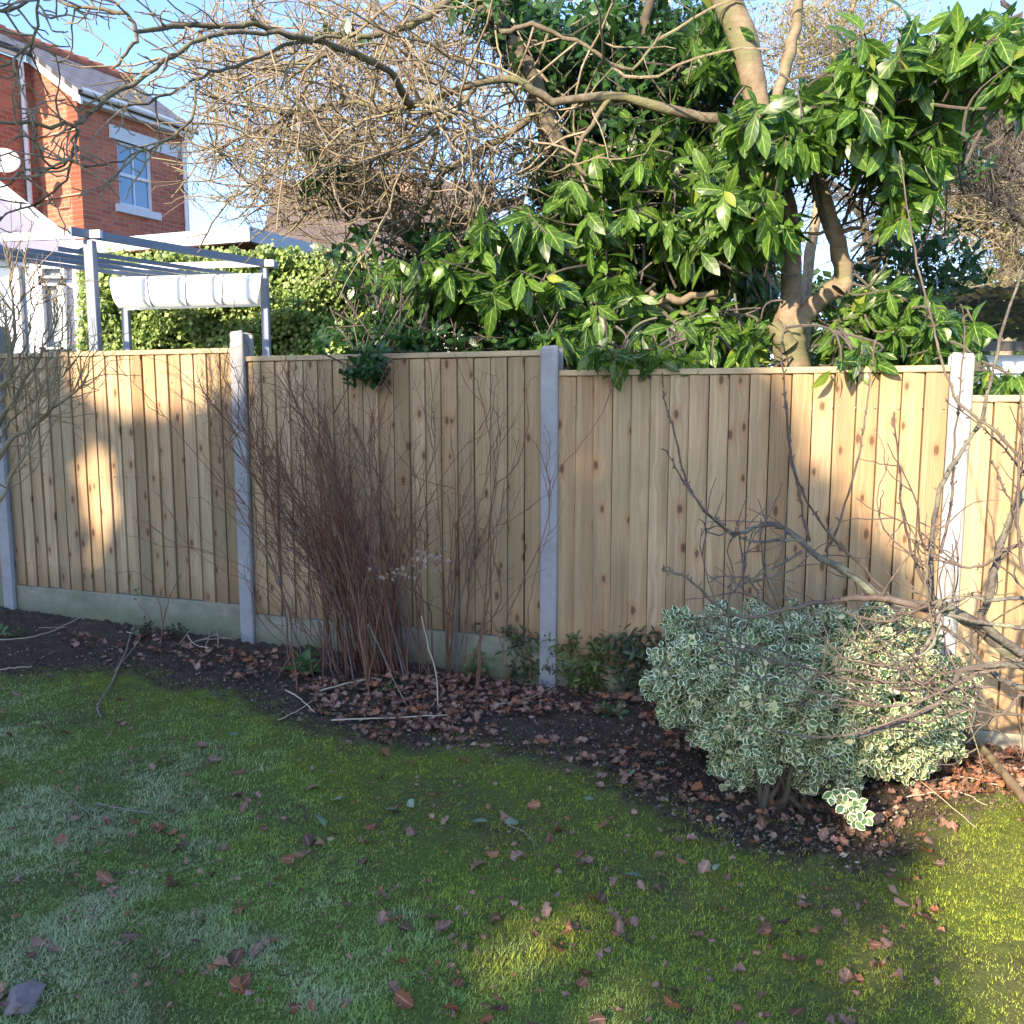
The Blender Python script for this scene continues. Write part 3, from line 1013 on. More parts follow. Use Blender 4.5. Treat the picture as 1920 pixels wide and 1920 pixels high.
W_CANV = t.pbr((0.86, 0.86, 0.85), .8, None, .2, transl=(.25, (0.8, .8, .78)))
cano = thing('canopy', 'white fabric canopy drawn back and hanging in four folds from the pergola', 'canopy', tuple(cl))
under(can.build('fabric', W_CANV, smooth=True), cano)
for f in (.25, .5, .75):
    mb = MB()
    i = int(f * (nu - 1))
    V_, Q_, pc_ = tubes(Vc[i * nv:(i + 1) * nv] + [0, -.008, 0], np.full(nv, .006), 5); mb.add(V_, Q_, pc=pc_)
    under(mb.build('seam_rod', W_PERG), cano)

# bungalow and garage further back
def gabled(name, label, cat, x0, x1, y0, y1, zb, ze, zrdg, wallm, roofm, over=.2):
    th_ = thing(name, label, cat, (x0, y0, zb))
    mb = MB()
    xm = (x0 + x1) / 2; ym = (y0 + y1) / 2
    V = [(x0, y0, zb), (x1, y0, zb), (x1, y1, zb), (x0, y1, zb), (x0, y0, ze), (x1, y0, ze), (x1, y1, ze), (x0, y1, ze), (x0, ym, zrdg - .1), (x1, ym, zrdg - .1)]
    mb.add(V, [[0, 1, 5, 4], [1, 2, 6, 5], [2, 3, 7, 6], [3, 0, 4, 7]], [[4, 8, 7], [5, 6, 9]], pc=[(a + b, c, 0) for a, b, c in V])
    under(mb.build('wall', wallm), th_)
    mb = MB()
    for ys, s_ in ((y0, -1), (y1, 1)):
        q = [(x0 - over, ys + s_ * over, ze - .05), (x1 + over, ys + s_ * over, ze - .05), (x1 + over, ym, zrdg), (x0 - over, ym, zrdg)]
        L = x1 - x0; H = math.hypot(ym - y0, zrdg - ze)
        V = np.array(q + [np.array(k) + [0, 0, .08] for k in q])
        mb.add(V, [[3, 2, 1, 0], [4, 5, 6, 7], [0, 1, 5, 4], [1, 2, 6, 5], [3, 0, 4, 7]], pc=[(0, 0, 0), (L, 0, 0), (L, H, 0), (0, H, 0)] * 2)
    under(mb.build('roof', roofm), th_)
    return th_
W_REND = mat_flat('pale_render', (0.62, 0.55, 0.44), (0.5, 0.44, 0.36), .9, 3)
W_PANT = mat_flat('brown_roof_tiles', (0.105, 0.08, 0.072), (0.06, 0.048, 0.045), .85, 9, bstr=.6)
pL, pR = at(470, 480, 24.0), at(900, 480, 24.0)
bung = gabled('bungalow', 'pale rendered bungalow with a brown tiled roof glimpsed through the bare twigs', 'house', pL[0], pR[0], 24, 31, .2, 3.6, float(at(600, 345, 27.5)[2]), W_REND, W_PANT)
for px_ in (720, 800, 860):
    p = at(px_, 540, 23.97)
    mb = MB().box(p[0] - .55, p[0] + .55, 23.93, 23.99, 1.5, 2.9)
    wn = under(mb.build('window', W_WHITE), bung)
    mb = MB().box(p[0] - .48, p[0] + .48, 23.91, 23.94, 1.58, 2.82)
    o = mb.build('pane', W_GLASS); o.parent = wn
pk = at(735, 400, 26)
mb = MB().box(pk[0] - .5, pk[0] + .5, 27, 28, 5, pk[2] + 1.2)
under(mb.build('chimney', W_BRICK), bung)

# garage on the right: mossy roof leaning towards us, white slatted front
t = NT('mossy_roof')
o_ = t.coord()
n1 = t.noise(3.5, 6, .65, o_, .5); n2 = t.noise(30, 5, .7, o_); n3 = t.noise(14, 3, .6, t.vscale(o_, (1, 4, 1)))
col = t.mix(t.ramp(n1, (0.4, 0.0), (0.6, 1.0)), (0.035, 0.032, 0.03), (0.075, 0.08, 0.02))
col = t.mix(t.ramp(n2, (0.5, 0.0), (0.7, 0.8)), col, (0.012, 0.012, 0.01))
W_MOSS = t.pbr(col, .95, t.bump(t.math('ADD', n2, n3), 1.0, .06), .1)
e0 = at(1770, 640, 6.6); e1 = at(2250, 634, 6.6)
r0 = at(1640, 548, 8.2); r1 = at(2250, 532, 8.2)
gar = thing('garage', 'low garage with mossy roof and white slatted front, right edge behind the fence', 'garage', (float(e0[0]), float(e0[1]), .1))
mb = MB()
nu = 60
for row in range(7):
    f0, f1 = row / 7, (row + 1) / 7 + .02
    Vr, Qr = [], []
    for i in range(nu + 1):
        u_ = i / nu
        a = e0 + (e1 - e0) * u_; b = r0 + (r1 - r0) * u_
        bumpz = .025 * abs(math.sin(i * math.pi / 2)) 
        for f, dz in ((f0, .035), (f1, .0), (f0, -.0)):
            p = a + (b - a) * f; p = p + np.array([0, 0, dz + bumpz + rng.normal(0, .006)])
            Vr.append(p)
    for i in range(nu):
        k = i * 3
        Qr += [[k, k + 3, k + 4, k + 1], [k + 2, k + 5, k + 3, k]]
    mb.add(Vr, Qr)
under(mb.build('roof', W_MOSS), gar)
mb = MB()
mb.box(e0[0], e1[0], e0[1] - .02, e0[1] + .02, e0[2] - .07, e0[2] + .0)
under(mb.build('eaves_board', mat_flat('dark_eaves', (.05, .045, .04))), gar)
mb = MB()
for k in range(14):
    z0 = e0[2] - .09 - k * .14
    mb.slab([(e0[0] + .05, e0[1] + .10, z0 - .14), (e1[0], e0[1] + .10, z0 - .14), (e1[0], e0[1] + .13, z0 - .004), (e0[0] + .05, e0[1] + .13, z0 - .004)], (0, .05, 0))
under(mb.build('slatted_front', W_WHITE), gar)
mb = MB().box(e0[0] + .06, e1[0], e0[1] + .19, 8.0, .05, e0[2] - .1)
under(mb.build('wall', W_REND), gar)

# ------------------------------------------------------------------ unseen leafy screens added behind the camera, shaped to the wanted shade
hS = np.array([-math.sin(SUN_AZ), -math.cos(SUN_AZ)]); pS = np.array([math.cos(SUN_AZ), -math.sin(SUN_AZ)])
SIL = [(-9.5, 0), (-9.5, 6.95), (-5.45, 6.95), (-5.38, 6.52), (-5.0, 6.42), (-4.65, 6.52), (-4.22, 6.70), (-4.1, 7.0), (-2.4, 7.15), (-1.35, 7.15), (-1.12, 6.75), (-.98, 6.55), (-.8, 6.37), (-.62, 6.2), (-.60, 5.5),
       (-.60, 5.12), (-.43, 5.03), (-.31, 4.85), (-.20, 4.7), (-.13, 4.55), (-.08, 3.5), (-.08, 0)]  # outline traced back along the sun from the wanted shade edges
HOLES = [(-5.26, 5.92, .11, .30), (-1.20, 4.43, .10, .07), (-.86, 4.36, .06, .05), (-.42, 4.66, .035, .10), (-.62, 4.95, .05, .04), (-5.30, 5.4, .04, .06)]  # gaps placed to let sun patches onto the fence and lawn
W_EVER = mat_leaf('evergreen_needles', (0.012, 0.03, 0.008), (0.04, 0.08, 0.02), (.04, .07, .02), .6, 0.05)
def evergreen(s0, s1, label, n):
    sa = np.array([q for q in SIL])
    P = rng.uniform([s0, 0], [s1, 7.3], (n, 2))
    m = inpoly(P[:, 0], P[:, 1], sa)
    for hx, hz_, hw, hh in HOLES: m &= ((P[:, 0] - hx) / (hw + .06)) ** 2 + ((P[:, 1] - hz_) / (hh + .06)) ** 2 > 1
    P = P[m]
    # keep leaves just inside the outline
    dmin = np.full(len(P), 9.0)
    for i in range(len(sa)):
        a, b = sa[i], sa[(i + 1) % len(sa)]
        ab = b - a
        tt = np.clip(((P - a) @ ab) / (ab @ ab), 0, 1)
        dmin = np.minimum(dmin, np.hypot(*(P - a - tt[:, None] * ab).T))
    P = P[dmin > .07]; dmin = dmin[dmin > .07]
    N = len(P)
    dl = rng.uniform(-.35, .35, N)
    e = math.tan(SUN_EL)
    pos = np.stack([pS[0] * P[:, 0] + hS[0] * (8 + dl), pS[1] * P[:, 0] + hS[1] * (8 + dl), P[:, 1] + dl * e], -1)
    proto = leaf_proto(2, .8, .1, .1)
    nn = np.array([-hS[0], -hS[1], 0]) + rng.normal(0, .35, (N, 3))
    V_, Q_, pc_ = place(proto, pos, rng.normal(0, 1, (N, 3)) * [1, 1, 1], nn, np.minimum(rng.uniform(.10, .19, N), dmin * 1.3))
    sm = (s0 + s1) / 2
    base = np.array([pS[0] * sm + hS[0] * 8, pS[1] * sm + hS[1] * 8, 0.0])
    tr = thing('evergreen_tree', label, 'tree', tuple(base), group='unseen leafy screens added behind the camera for shade')  # added shade caster, out of view
    under(obj('crown', V_, Q_, mat=W_EVER, pc=pc_), tr)
    P_ = np.array([base, base + [0, 0, 4.2]])
    mb = MB(); a, b, c = tubes(P_, np.array([.13, .06]), 8); mb.add(a, b, pc=c)
    under(mb.build('trunk', W_BARKD, smooth=True), tr)


W_BARKD = mat_bark('dark_bark', (0.05, 0.038, 0.028), (0.10, 0.08, 0.06), (.09, .1, .05))
W_BARKT = mat_bark('smooth_tan_bark', (0.12, 0.088, 0.055), (0.27, 0.21, 0.145), (0.14, 0.15, 0.07), 11, True, .75, .8, .5)
W_TWIGT = mat_bark('tan_twig_bark', (0.13, 0.10, 0.072), (0.34, 0.275, 0.19), (0.24, 0.23, 0.11), 22, False, .8, .6)
W_LIMB = mat_bark('grey_olive_limb_bark', (0.075, 0.062, 0.045), (0.19, 0.155, 0.105), (0.15, 0.15, 0.07), 18, False, .85, .8, .8)
W_TWIGD = mat_bark('dark_twig_bark', (0.06, 0.05, 0.045), (0.12, 0.10, 0.085), (0.10, 0.11, 0.06), 22, False, .8, .5)
W_TWIGR = mat_bark('red_brown_stem', (0.12, 0.052, 0.034), (0.25, 0.125, 0.08), (0.16, 0.11, 0.10), 16, False, .55, .25)
W_TWIGP = mat_bark('pale_twig_bark', (0.30, 0.22, 0.12), (0.20, 0.16, 0.10), (0.14, 0.12, 0.08), 14, False, .8, .5)
W_LICH = mat_bark('lichen_bark', (0.065, 0.055, 0.05), (0.19, 0.175, 0.155), (0.24, 0.25, 0.17), 38, False, .9, .8, 1.0)
for s0, s1, nn_, lb in ((-9.5, -6.6, 16000, 'unseen leafy screen added for shade, furthest left behind the camera'), (-6.7, -3.2, 26000, 'unseen leafy screen with small gaps, added for shade behind the camera'), (-3.3, 0.1, 26000, 'unseen leafy screen added for shade, furthest right behind the camera')):
    evergreen(s0, s1, lb, nn_)

# ------------------------------------------------------------------ ivy hedge beyond the pergola
W_IVY = mat_leaf('ivy_leaf', (0.06, 0.12, 0.02), (0.30, 0.40, 0.10), (.4, .45, .2), .3, .2, veinw=.05)
hp = [(148, 482), (300, 478), (420, 468), (520, 462), (620, 470), (680, 480), (705, 520), (712, 700), (700, 760), (140, 760)]
iv = psample(hp, 24000)
Yv = 10.6 + rng.uniform(0, .35, len(iv)) + .15 * np.sin(iv[:, 0] / 31) * np.cos(iv[:, 1] / 23) + np.where(iv[:, 0] > 640, (iv[:, 0] - 640) * .006, 0)
pos = at(iv[:, 0], iv[:, 1] + 6 * np.sin(iv[:, 0] / 9), Yv)
# a top layer with depth
ni = 5000
fx = rng.uniform(150, 690, ni)
top = at(fx, 476 + 6 * np.sin(fx / 17) + rng.normal(0, 3, ni), np.full(ni, 10.7)); top[:, 1] += rng.uniform(0, 1.2, ni); top[:, 2] += rng.uniform(-.15, .06, ni)
pos = np.vstack([pos, top])
dv = rng.normal(0, .6, pos.shape) + [0, -.15, -.8]
nn = rng.normal(0, .5, pos.shape) + [-.4, -.8, .45]
hedge = thing('ivy_hedge', 'tall clipped ivy hedge, bright yellow green in the sun, behind the pergola', 'hedge', tuple(at(420, 660, 10.8)))
hedge.location.z = .3
V_, Q_, pc_ = place(leaf_proto(3, .95, .12, .15, .6, .02), pos, dv, nn, rng.uniform(.035, .07, len(pos)))
under(obj('foliage', V_, Q_, mat=W_IVY, pc=pc_), hedge)
a, b = at(150, 490, 10.98), at(690, 490, 10.98)
mb = MB().box(a[0], b[0], 10.98, 11.9, .3, a[2] + .02)
under(mb.build('woody_core', W_BARKD), hedge)

# ------------------------------------------------------------------ big smooth-barked tree with cherry laurel leaves
W_LAUREL = mat_leaf('laurel_leaf', (0.010, 0.040, 0.010), (0.09, 0.185, 0.024), (0.34, 0.46, 0.10), .32, .38, 13, .08, .045, .32, (0.26, 0.30, 0.04))
W_CAM = mat_leaf('camellia_leaf', (0.008, 0.034, 0.010), (0.035, 0.09, 0.022), (0.10, 0.18, 0.04), .27, .2, 16, .08, .04, .35)
laur = thing('laurel_tree', 'cherry laurel tree with big glossy leaves spilling over the fence, right of centre', 'tree', tuple(at(1485, 700, 5.3)))
laur.location.z = 0.1
YL = 5.3
mb = MB()
tr1 = limb(mb, [(1500, 900), (1486, 690), (1478, 640), (1482, 580), (1484, 480), (1478, 400), (1452, 320), (1428, 240), (1412, 150), (1392, 70), (1362, 0), (1320, -110)], 5.3, .115, .115, 44, 12, .0, .04)
R = np.interp(np.linspace(0, 1, 44), [0, .15, .22, .3, .45, .6, .8, 1], [.115, .10, .11, .06, .055, .06, .08, .085]) * (1 + rng.normal(0, .03, 44))
mb = MB(); V_, Q_, pc_ = tubes(tr1, R, 14); mb.add(V_, Q_, pc=pc_)
tr2 = limb(mb, [(1474, 655), (1495, 610), (1530, 570), (1568, 538), (1582, 520), (1572, 470), (1562, 430), (1545, 380), (1528, 330)], (5.28, 5.2, 5.15, 5.2), .062, .042, 26, 12, .003, .07)
limb(mb, [(1480, 650), (1464, 630), (1448, 606)], 5.22, .06, .045, 6, 10)
limb(mb, [(1572, 545), (1584, 532), (1590, 528)], 5.1, .05, .048, 4, 10)
limb(mb, [(1440, 250), (1452, 200), (1470, 130), (1490, 60), (1500, -40)], 5.35, .04, .028, 14, 9, .006)
limb(mb, [(1450, 200), (1500, 190), (1545, 180), (1620, 190)], 5.5, .045, .03, 10, 8, .006)
limb(mb, [(1240, 560), (1290, 560), (1345, 548)], 5.1, .03, .018, 8, 7, .008)
limb(mb, [(1215, 545), (1250, 575), (1300, 600), (1360, 660)], 5.15, .02, .02, 8, 7, .008)
trunk = under(mb.build('trunk', W_BARKT, smooth=True), laur)
# knots and stubs
kb = MB()
limb(kb, [(1563, 433), (1600, 430), (1640, 436)], 5.15, .018, .008, 8, 6, .006)
limb(kb, [(1563, 430), (1530, 438), (1505, 436)], 5.15, .014, .006, 6, 6, .006)
# stems that carry the leaves
LP = leaf_proto(8, .35, .04, .24, 1.12, .06)
Z = [  # (polygon, count, depth range, leaf length, leaves, axis bias, droop)
    ([(820, 420), (1000, 380), (1120, 440), (1200, 480), (1210, 640), (1060, 660), (1010, 600), (900, 590), (800, 520)], 60, (4.75, 5.3), .205, 7),
    ([(1060, 300), (1250, 260), (1380, 330), (1440, 420), (1420, 470), (1300, 480), (1100, 420), (1050, 360)], 55, (4.9, 5.5), .19, 7),
    ([(1350, 200), (1480, 190), (1660, 170), (1720, 250), (1560, 290), (1440, 300), (1330, 260)], 36, (4.5, 5.0), .21, 7),
    ([(1600, 60), (1760, 20), (1900, 40), (1900, 130), (1800, 150), (1700, 170), (1560, 210)], 46, (4.4, 5.0), .215, 7),
    ([(1640, 200), (1760, 180), (1770, 280), (1700, 330), (1650, 300)], 26, (4.7, 5.2), .22, 7),
    ([(1340, 340), (1460, 320), (1480, 420), (1400, 440), (1330, 430)], 18, (4.6, 5.0), .20, 7),
    ([(1060, 560), (1240, 560), (1440, 600), (1460, 670), (1080, 670)], 62, (4.75, 5.3), .17, 7),
    ([(1540, 560), (1650, 520), (1830, 590), (1820, 640), (1760, 668), (1520, 672)], 70, (4.8, 5.4), .16, 7),
    ([(1660, 340), (1740, 330), (1760, 420), (1680, 440)], 14, (4.6, 5.0), .17, 5),
    ([(700, 500), (860, 470), (900, 560), (760, 570), (690, 560)], 26, (5.0, 5.5), .16, 6),
    ([(1800, 690), (1920, 700), (1925, 720), (1830, 716)], 10, (4.05, 4.3), .14, 6),
    ([(1100, 640), (1340, 650), (1340, 680), (1110, 672)], 15, (4.25, 4.45), .13, 6),
    ([(1540, 655), (1650, 655), (1650, 690), (1560, 688)], 8, (3.95, 4.1), .14, 6),
    ([(1880, 60), (1940, 60), (1940, 190), (1890, 190)], 6, (4.2, 4.5), .23, 6),
]
fol = MB(); stm = MB()
core = [tr1, tr2]
cpts = np.vstack(core)
LP2 = leaf_proto(8, .40, .075, .42, 1.05, .06, .01)
for poly, n, (y0, y1), size, nl in Z:
    n = int(n * 1.2); size *= .88
    q = psample(poly, n)
    gap = inpoly(q[:, 0], q[:, 1], [(1425, 470), (1625, 430), (1625, 560), (1560, 600), (1535, 690), (1430, 690)]) | ((q[:, 0] > 1785) & (q[:, 1] > 610) & (q[:, 1] < 695))
    q = q[~gap]; n = len(q)
    pos = at(q[:, 0], q[:, 1], rng.uniform(y0, y1, n))
    ax = rng.normal(0, .5, (n, 3)) + [-.1, -.55, .25]
    h_ = n // 2
    rosettes(fol, LP, pos[:h_], ax[:h_], nl, size, (.6, 1.6), .95, .018, .4)
    rosettes(fol, LP2, pos[h_:], ax[h_:], nl, size, (.6, 1.6), .7, .018, .4)
    # stems back into the tree
    K = 7; near_ = .28
    if q[:, 1].mean() > 540: near_ = .14
    tgt = cpts[rng.integers(8, len(cpts), n)]
    back = pos + (tgt - pos) * np.minimum(1, near_ / np.linalg.norm(tgt - pos, axis=1))[:, None] + rng.normal(0, .08, (n, 3)) + [0, .15, -.05]
    tt = np.linspace(0, 1, K)[None, :, None]
    P = back[:, None] * (1 - tt) + pos[:, None] * tt + np.sin(tt * math.pi) * rng.normal(0, .05, (n, 1, 3))
    V_, Q_, pc_ = tubes(P, np.tile(np.linspace(.008, .004, K), (n, 1)), 5); stm.add(V_, Q_, pc=pc_)
# inner mass: darker depth behind the front clusters
inner = [([(760, 520), (960, 430), (1060, 300), (1150, 230), (1330, 200), (1400, 330), (1440, 480), (1450, 660), (1080, 680), (900, 640), (720, 640)], 400, (5.3, 6.4), .18),
         ([(1440, 180), (1640, 130), (1900, 40), (1920, 110), (1760, 260), (1680, 300), (1560, 260), (1440, 300)], 130, (4.9, 5.7), .2),
         ([(1500, 560), (1800, 560), (1860, 660), (1500, 680)], 120, (5.2, 5.9), .16),
         ([(1360, 0), (1300, 0), (1300, 140), (1400, 200), (1440, 180)], 30, (5.2, 5.8), .16)]
for poly, n, (y0, y1), size in inner:
    q = psample(poly, n)
    q = q[~inpoly(q[:, 0], q[:, 1], [(1500, 500), (1625, 430), (1625, 540), (1560, 590), (1535, 660), (1440, 660), (1440, 600)])]; n = len(q)
    pos = at(q[:, 0], q[:, 1], rng.uniform(y0, y1, n))
    rosettes(fol, LP, pos, rng.normal(0, .7, (n, 3)) + [0, -.3, .2], 6, size, (.6, 1.6), .6, .02, .5)
    tgt = pos + rng.normal(0, .2, (n, 3)) + [0, .3, -.3]
    tt = np.linspace(0, 1, 5)[None, :, None]
    P = tgt[:, None] * (1 - tt) + pos[:, None] * tt
    V_, Q_, pc_ = tubes(P[::2], np.tile(np.linspace(.007, .003, 5), (len(P[::2]), 1)), 4); stm.add(V_, Q_, pc=pc_)
under(fol.build('foliage', W_LAUREL, smooth=True), laur)
under(stm.build('twigs', W_TWIGD), laur)
under(kb.build('branch_stubs', W_BARKT, smooth=True), laur)

# ------------------------------------------------------------------ camellia: smaller dark leaves
cam_ = thing('camellia', 'large dark camellia with small glossy leaves, left of the laurel and hanging over the fence', 'shrub', tuple(at(1100, 700, 5.9)))
cam_.location.z = .1
CP = leaf_proto(5, .46, .05, .10, .9, .07)
mb = MB()
stems = []
for c_, Y_, r0_, r1_ in (([(1120, 900), (1110, 600), (1060, 400), (1000, 160), (960, 60), (900, -40)], 5.9, .05, .05),
                         ([(1120, 900), (1150, 560), (1180, 320), (1200, 120), (1230, -60)], 6.1, .05, .03),
                         ([(1080, 800), (960, 640), (800, 600), (640, 640)], (5.9, 5.6, 5.4), .03, .008),
                         ([(1120, 800), (1000, 560), (840, 480), (680, 430), (600, 330)], (5.9, 5.8, 5.6), .03, .008),
                         ([(1150, 560), (1300, 300), (1330, 100), (1320, -40)], 6.2, .04, .02)):
    stems.append(limb(mb, c_, Y_, r0_, r1_, 22, 8, .015))
under(mb.build('stems', W_BARKD, smooth=True), cam_)
CZn = [([(900, 0), (1350, 0), (1390, 90), (1400, 240), (1250, 320), (1080, 300), (1010, 200), (960, 130)], 1050, (5.5, 6.8), .095),
       ([(1060, 60), (1340, 60), (1400, 330), (1250, 420), (1040, 420), (960, 300)], 520, (5.5, 6.6), .095),
       ([(590, 620), (700, 580), (860, 560), (1050, 590), (1060, 656), (820, 658), (745, 690), (640, 690), (600, 672)], 330, (4.75, 5.5), .075),
       ([(560, 420), (720, 440), (760, 540), (690, 560), (560, 440)], 22, (5.2, 5.7), .085),
       ([(570, 290), (660, 300), (650, 350), (580, 360)], 14, (5.2, 5.5), .09),
       ([(560, 570), (640, 560), (700, 640), (740, 700), (640, 705), (590, 650)], 150, (4.6, 4.95), .07),
       ([(820, 0), (960, 0), (970, 110), (900, 60)], 26, (5.3, 5.9), .09),
       ([(580, 0), (660, 0), (680, 80), (600, 60)], 22, (5.0, 5.6), .08),
       ([(1040, 420), (1440, 420), (1450, 660), (1060, 670)], 560, (5.7, 6.9), .11),
       ([(1600, 260), (1760, 240), (1900, 300), (1900, 330), (1650, 330)], 60, (6.2, 7.2), .09),
       ([(1640, 430), (1800, 400), (1850, 520), (1700, 560), (1600, 540)], 110, (6.0, 7.0), .09),
       ([(760, 430), (900, 420), (960, 560), (820, 600), (740, 560)], 120, (5.6, 6.3), .085)]
fol = MB(); stm = MB()
for poly, n, (y0, y1), size in CZn:
    q = psample(poly, n)
    pos = at(q[:, 0], q[:, 1], rng.uniform(y0, y1, n))
    # clumps with gaps between
    s_ = np.sin(pos[:, 0] * 7 + pos[:, 2] * 3) + np.sin(pos[:, 2] * 8.3 - pos[:, 1] * 5) + np.sin(pos[:, 0] * 3.1 - pos[:, 2] * 6.1)
    pos = pos[s_ > -1.0]
    n = len(pos)
    rosettes(fol, CP, pos, rng.normal(0, .6, (n, 3)) + [0, -.5, .35], 7, size, (.6, 1.5), .3, .018, .3)
    tgt = pos + rng.normal(0, .13, (n, 3)) + ([.05, .16, -.14] if y0 > 4.8 else [.02, .2, .07])
    tt = np.linspace(0, 1, 4)[None, :, None]
    P = tgt[:, None] * (1 - tt) + pos[:, None] * tt
    V_, Q_, pc_ = tubes(P, np.tile(np.linspace(.005, .0025, 4), (n, 1)), 4); stm.add(V_, Q_, pc=pc_)
under(fol.build('foliage', W_CAM, smooth=True), cam_)
under(stm.build('twigs', W_TWIGD), cam_)

# ------------------------------------------------------------------ bare tree over the fence, left of the laurel
bare = thing('bare_tree', 'bare leafless tree with arching limbs and a dense tan tangle of twigs', 'tree', tuple(at(830, 700, 6.2)))
bare.location.z = .1
mb = MB(); Ls = []
def BL(c, Y, a, b, n=22, s=8):
    kk = .00078 if (Y if np.isscalar(Y) else Y[-1]) < 4.6 else .001
    Ls.append(limb(mb, c, Y, a * kk, b * kk, n, s, .006)); return Ls[-1]
BL([(820, 900), (812, 620), (806, 520), (804, 452), (855, 420), (910, 394), (980, 380)], (6.0, 6.2), 70, 40)
BL([(804, 470), (746, 434), (705, 410), (640, 380), (560, 392)], (6.1, 5.8), 45, 14)
BL([(806, 480), (770, 440), (745, 390), (740, 330), (700, 260)], 6.3, 40, 16)
BL([(1420, 235), (1330, 225), (1250, 205), (1147, 179), (1056, 190), (1000, 172), (965, 146), (892, 157), (819, 182), (770, 197), (720, 204), (640, 190), (560, 215), (470, 205)], (5.2, 5.0, 5.0), 34, 8, 34)
BL([(1010, -60), (892, 0), (928, 36), (954, 73), (976, 106), (1000, 150), (1040, 250), (1090, 380)], (5.5, 5.6), 50, 52, 26)
BL([(860, -40), (900, 10), (930, 40), (950, 70)], 5.5, 26, 34, 10)
BL([(770, 197), (757, 182), (735, 139), (684, 106), (636, 91), (600, 82), (547, 66), (474, 47), (383, 46), (310, 51), (255, 60)], (5.0, 4.2, 3.5), 26, 11, 34)
BL([(255, 60), (248, 40), (219, 22), (146, 11), (109, 0), (60, -30)], 3.45, 10, 6, 14)
BL([(255, 60), (252, 84), (235, 105), (211, 128)], 3.45, 9, 6, 10)
BL([(547, 66), (470, 55), (401, 62), (339, 91), (292, 124), (226, 171), (157, 219), (139, 233), (100, 232), (55, 226), (0, 232), (-60, 236)], (4.0, 3.3, 3.0), 13, 7, 34)
BL([(144, 228), (146, 262), (120, 310), (62, 314), (20, 345), (-40, 350)], 3.0, 6, 3, 16)
BL([(146, 250), (136, 300), (113, 350), (66, 379), (0, 376), (-50, 372)], 3.0, 6, 3, 16)
BL([(640, 70), (529, 88), (438, 124), (372, 146), (320, 172), (226, 200)], (4.2, 3.5), 11, 6, 22)
BL([(365, 157), (361, 219), (328, 255), (277, 281), (219, 303), (153, 314)], 3.5, 7, 4, 18)
BL([(841, 0), (790, 40), (720, 58), (655, 80), (600, 110), (540, 150)], (5.2, 4.8), 24, 7, 20)
BL([(1005, 208), (957, 252), (892, 285), (830, 330), (790, 400), (775, 440)], (5.3, 5.9), 20, 24, 20)
BL([(940, 60), (1000, 50), (1090, 80), (1180, 130), (1240, 60)], 5.2, 16, 8, 18)
BL([(1147, 179), (1110, 235), (1080, 300), (1100, 330)], 5.1, 16, 10, 10)
BL([(892, 157), (870, 190), (830, 225), (790, 260), (700, 300), (610, 310)], (5.0, 4.9), 14, 6, 18)
BL([(75, -20), (70, 30), (60, 75), (30, 110), (0, 125)], 2.9, 6, 5, 12)
BL([(0, 20), (30, 15), (75, -10)], 2.9, 8, 6, 6)
BL([(800, 330), (700, 330), (600, 300), (500, 330), (420, 380)], (6.0, 6.2), 20, 6, 20)
BL([(800, 400), (680, 350), (560, 250), (450, 260), (380, 300)], (6.3, 6.6), 20, 6, 20)
BL([(780, 300), (700, 150), (620, 100), (500, 110), (400, 170)], (6.4, 6.6), 18, 6, 20)
BL([(780, 380), (820, 250), (800, 150), (740, 60), (700, -20)], (6.4, 6.6), 18, 6, 20)
under(mb.build('limbs', W_LIMB, smooth=True), bare)
REG = [(300, 60), (420, -60), (900, -60), (960, 120), (1010, 300), (1020, 440), (860, 480), (760, 470), (640, 440), (520, 440), (430, 440), (340, 380), (310, 270), (330, 180)]
def keepreg(P):
    a, b = proj(P)
    return inpoly(a, b, REG) | (rng.random(len(P)) < .22)
tw = MB()
main = [l for l in Ls if l[:, 1].mean() > 4.6]
dark = [l for l in Ls if l[:, 1].mean() <= 4.6]
g1 = grow(main, 480, 9, 1.0, .75, .2, .03, keep=keepreg)
g1l = list(g1)
V_, Q_, pc_ = tubes(g1, np.tile(np.linspace(.0085, .004, 9), (len(g1), 1)), 5); tw.add(V_, Q_, pc=pc_)
g2 = grow(g1l, 1700, 7, .52, .6, .17, .02, keep=keepreg)
V_, Q_, pc_ = tubes(g2, np.tile(np.linspace(.0046, .0022, 7), (len(g2), 1)), 4); tw.add(V_, Q_, pc=pc_)
g3 = grow(list(g2), 3000, 6, .25, .65, .2, .0, keep=keepreg)
V_, Q_, pc_ = tubes(g3, np.tile(np.linspace(.003, .0013, 6), (len(g3), 1)), 3); tw.add(V_, Q_, pc=pc_)
# spur twigs on the near arching limbs
h1 = grow(dark, 120, 7, .28, .65, .2, 0, tmin=.0)
V_, Q_, pc_ = tubes(h1, np.tile(np.linspace(.0042, .002, 7), (len(h1), 1)), 5); tw.add(V_, Q_, pc=pc_)
h2 = grow(list(h1), 300, 5, .07, .8, .35, 0)
V_, Q_, pc_ = tubes(h2, np.tile(np.linspace(.003, .0022, 5), (len(h2), 1)), 4); tw.add(V_, Q_, pc=pc_)
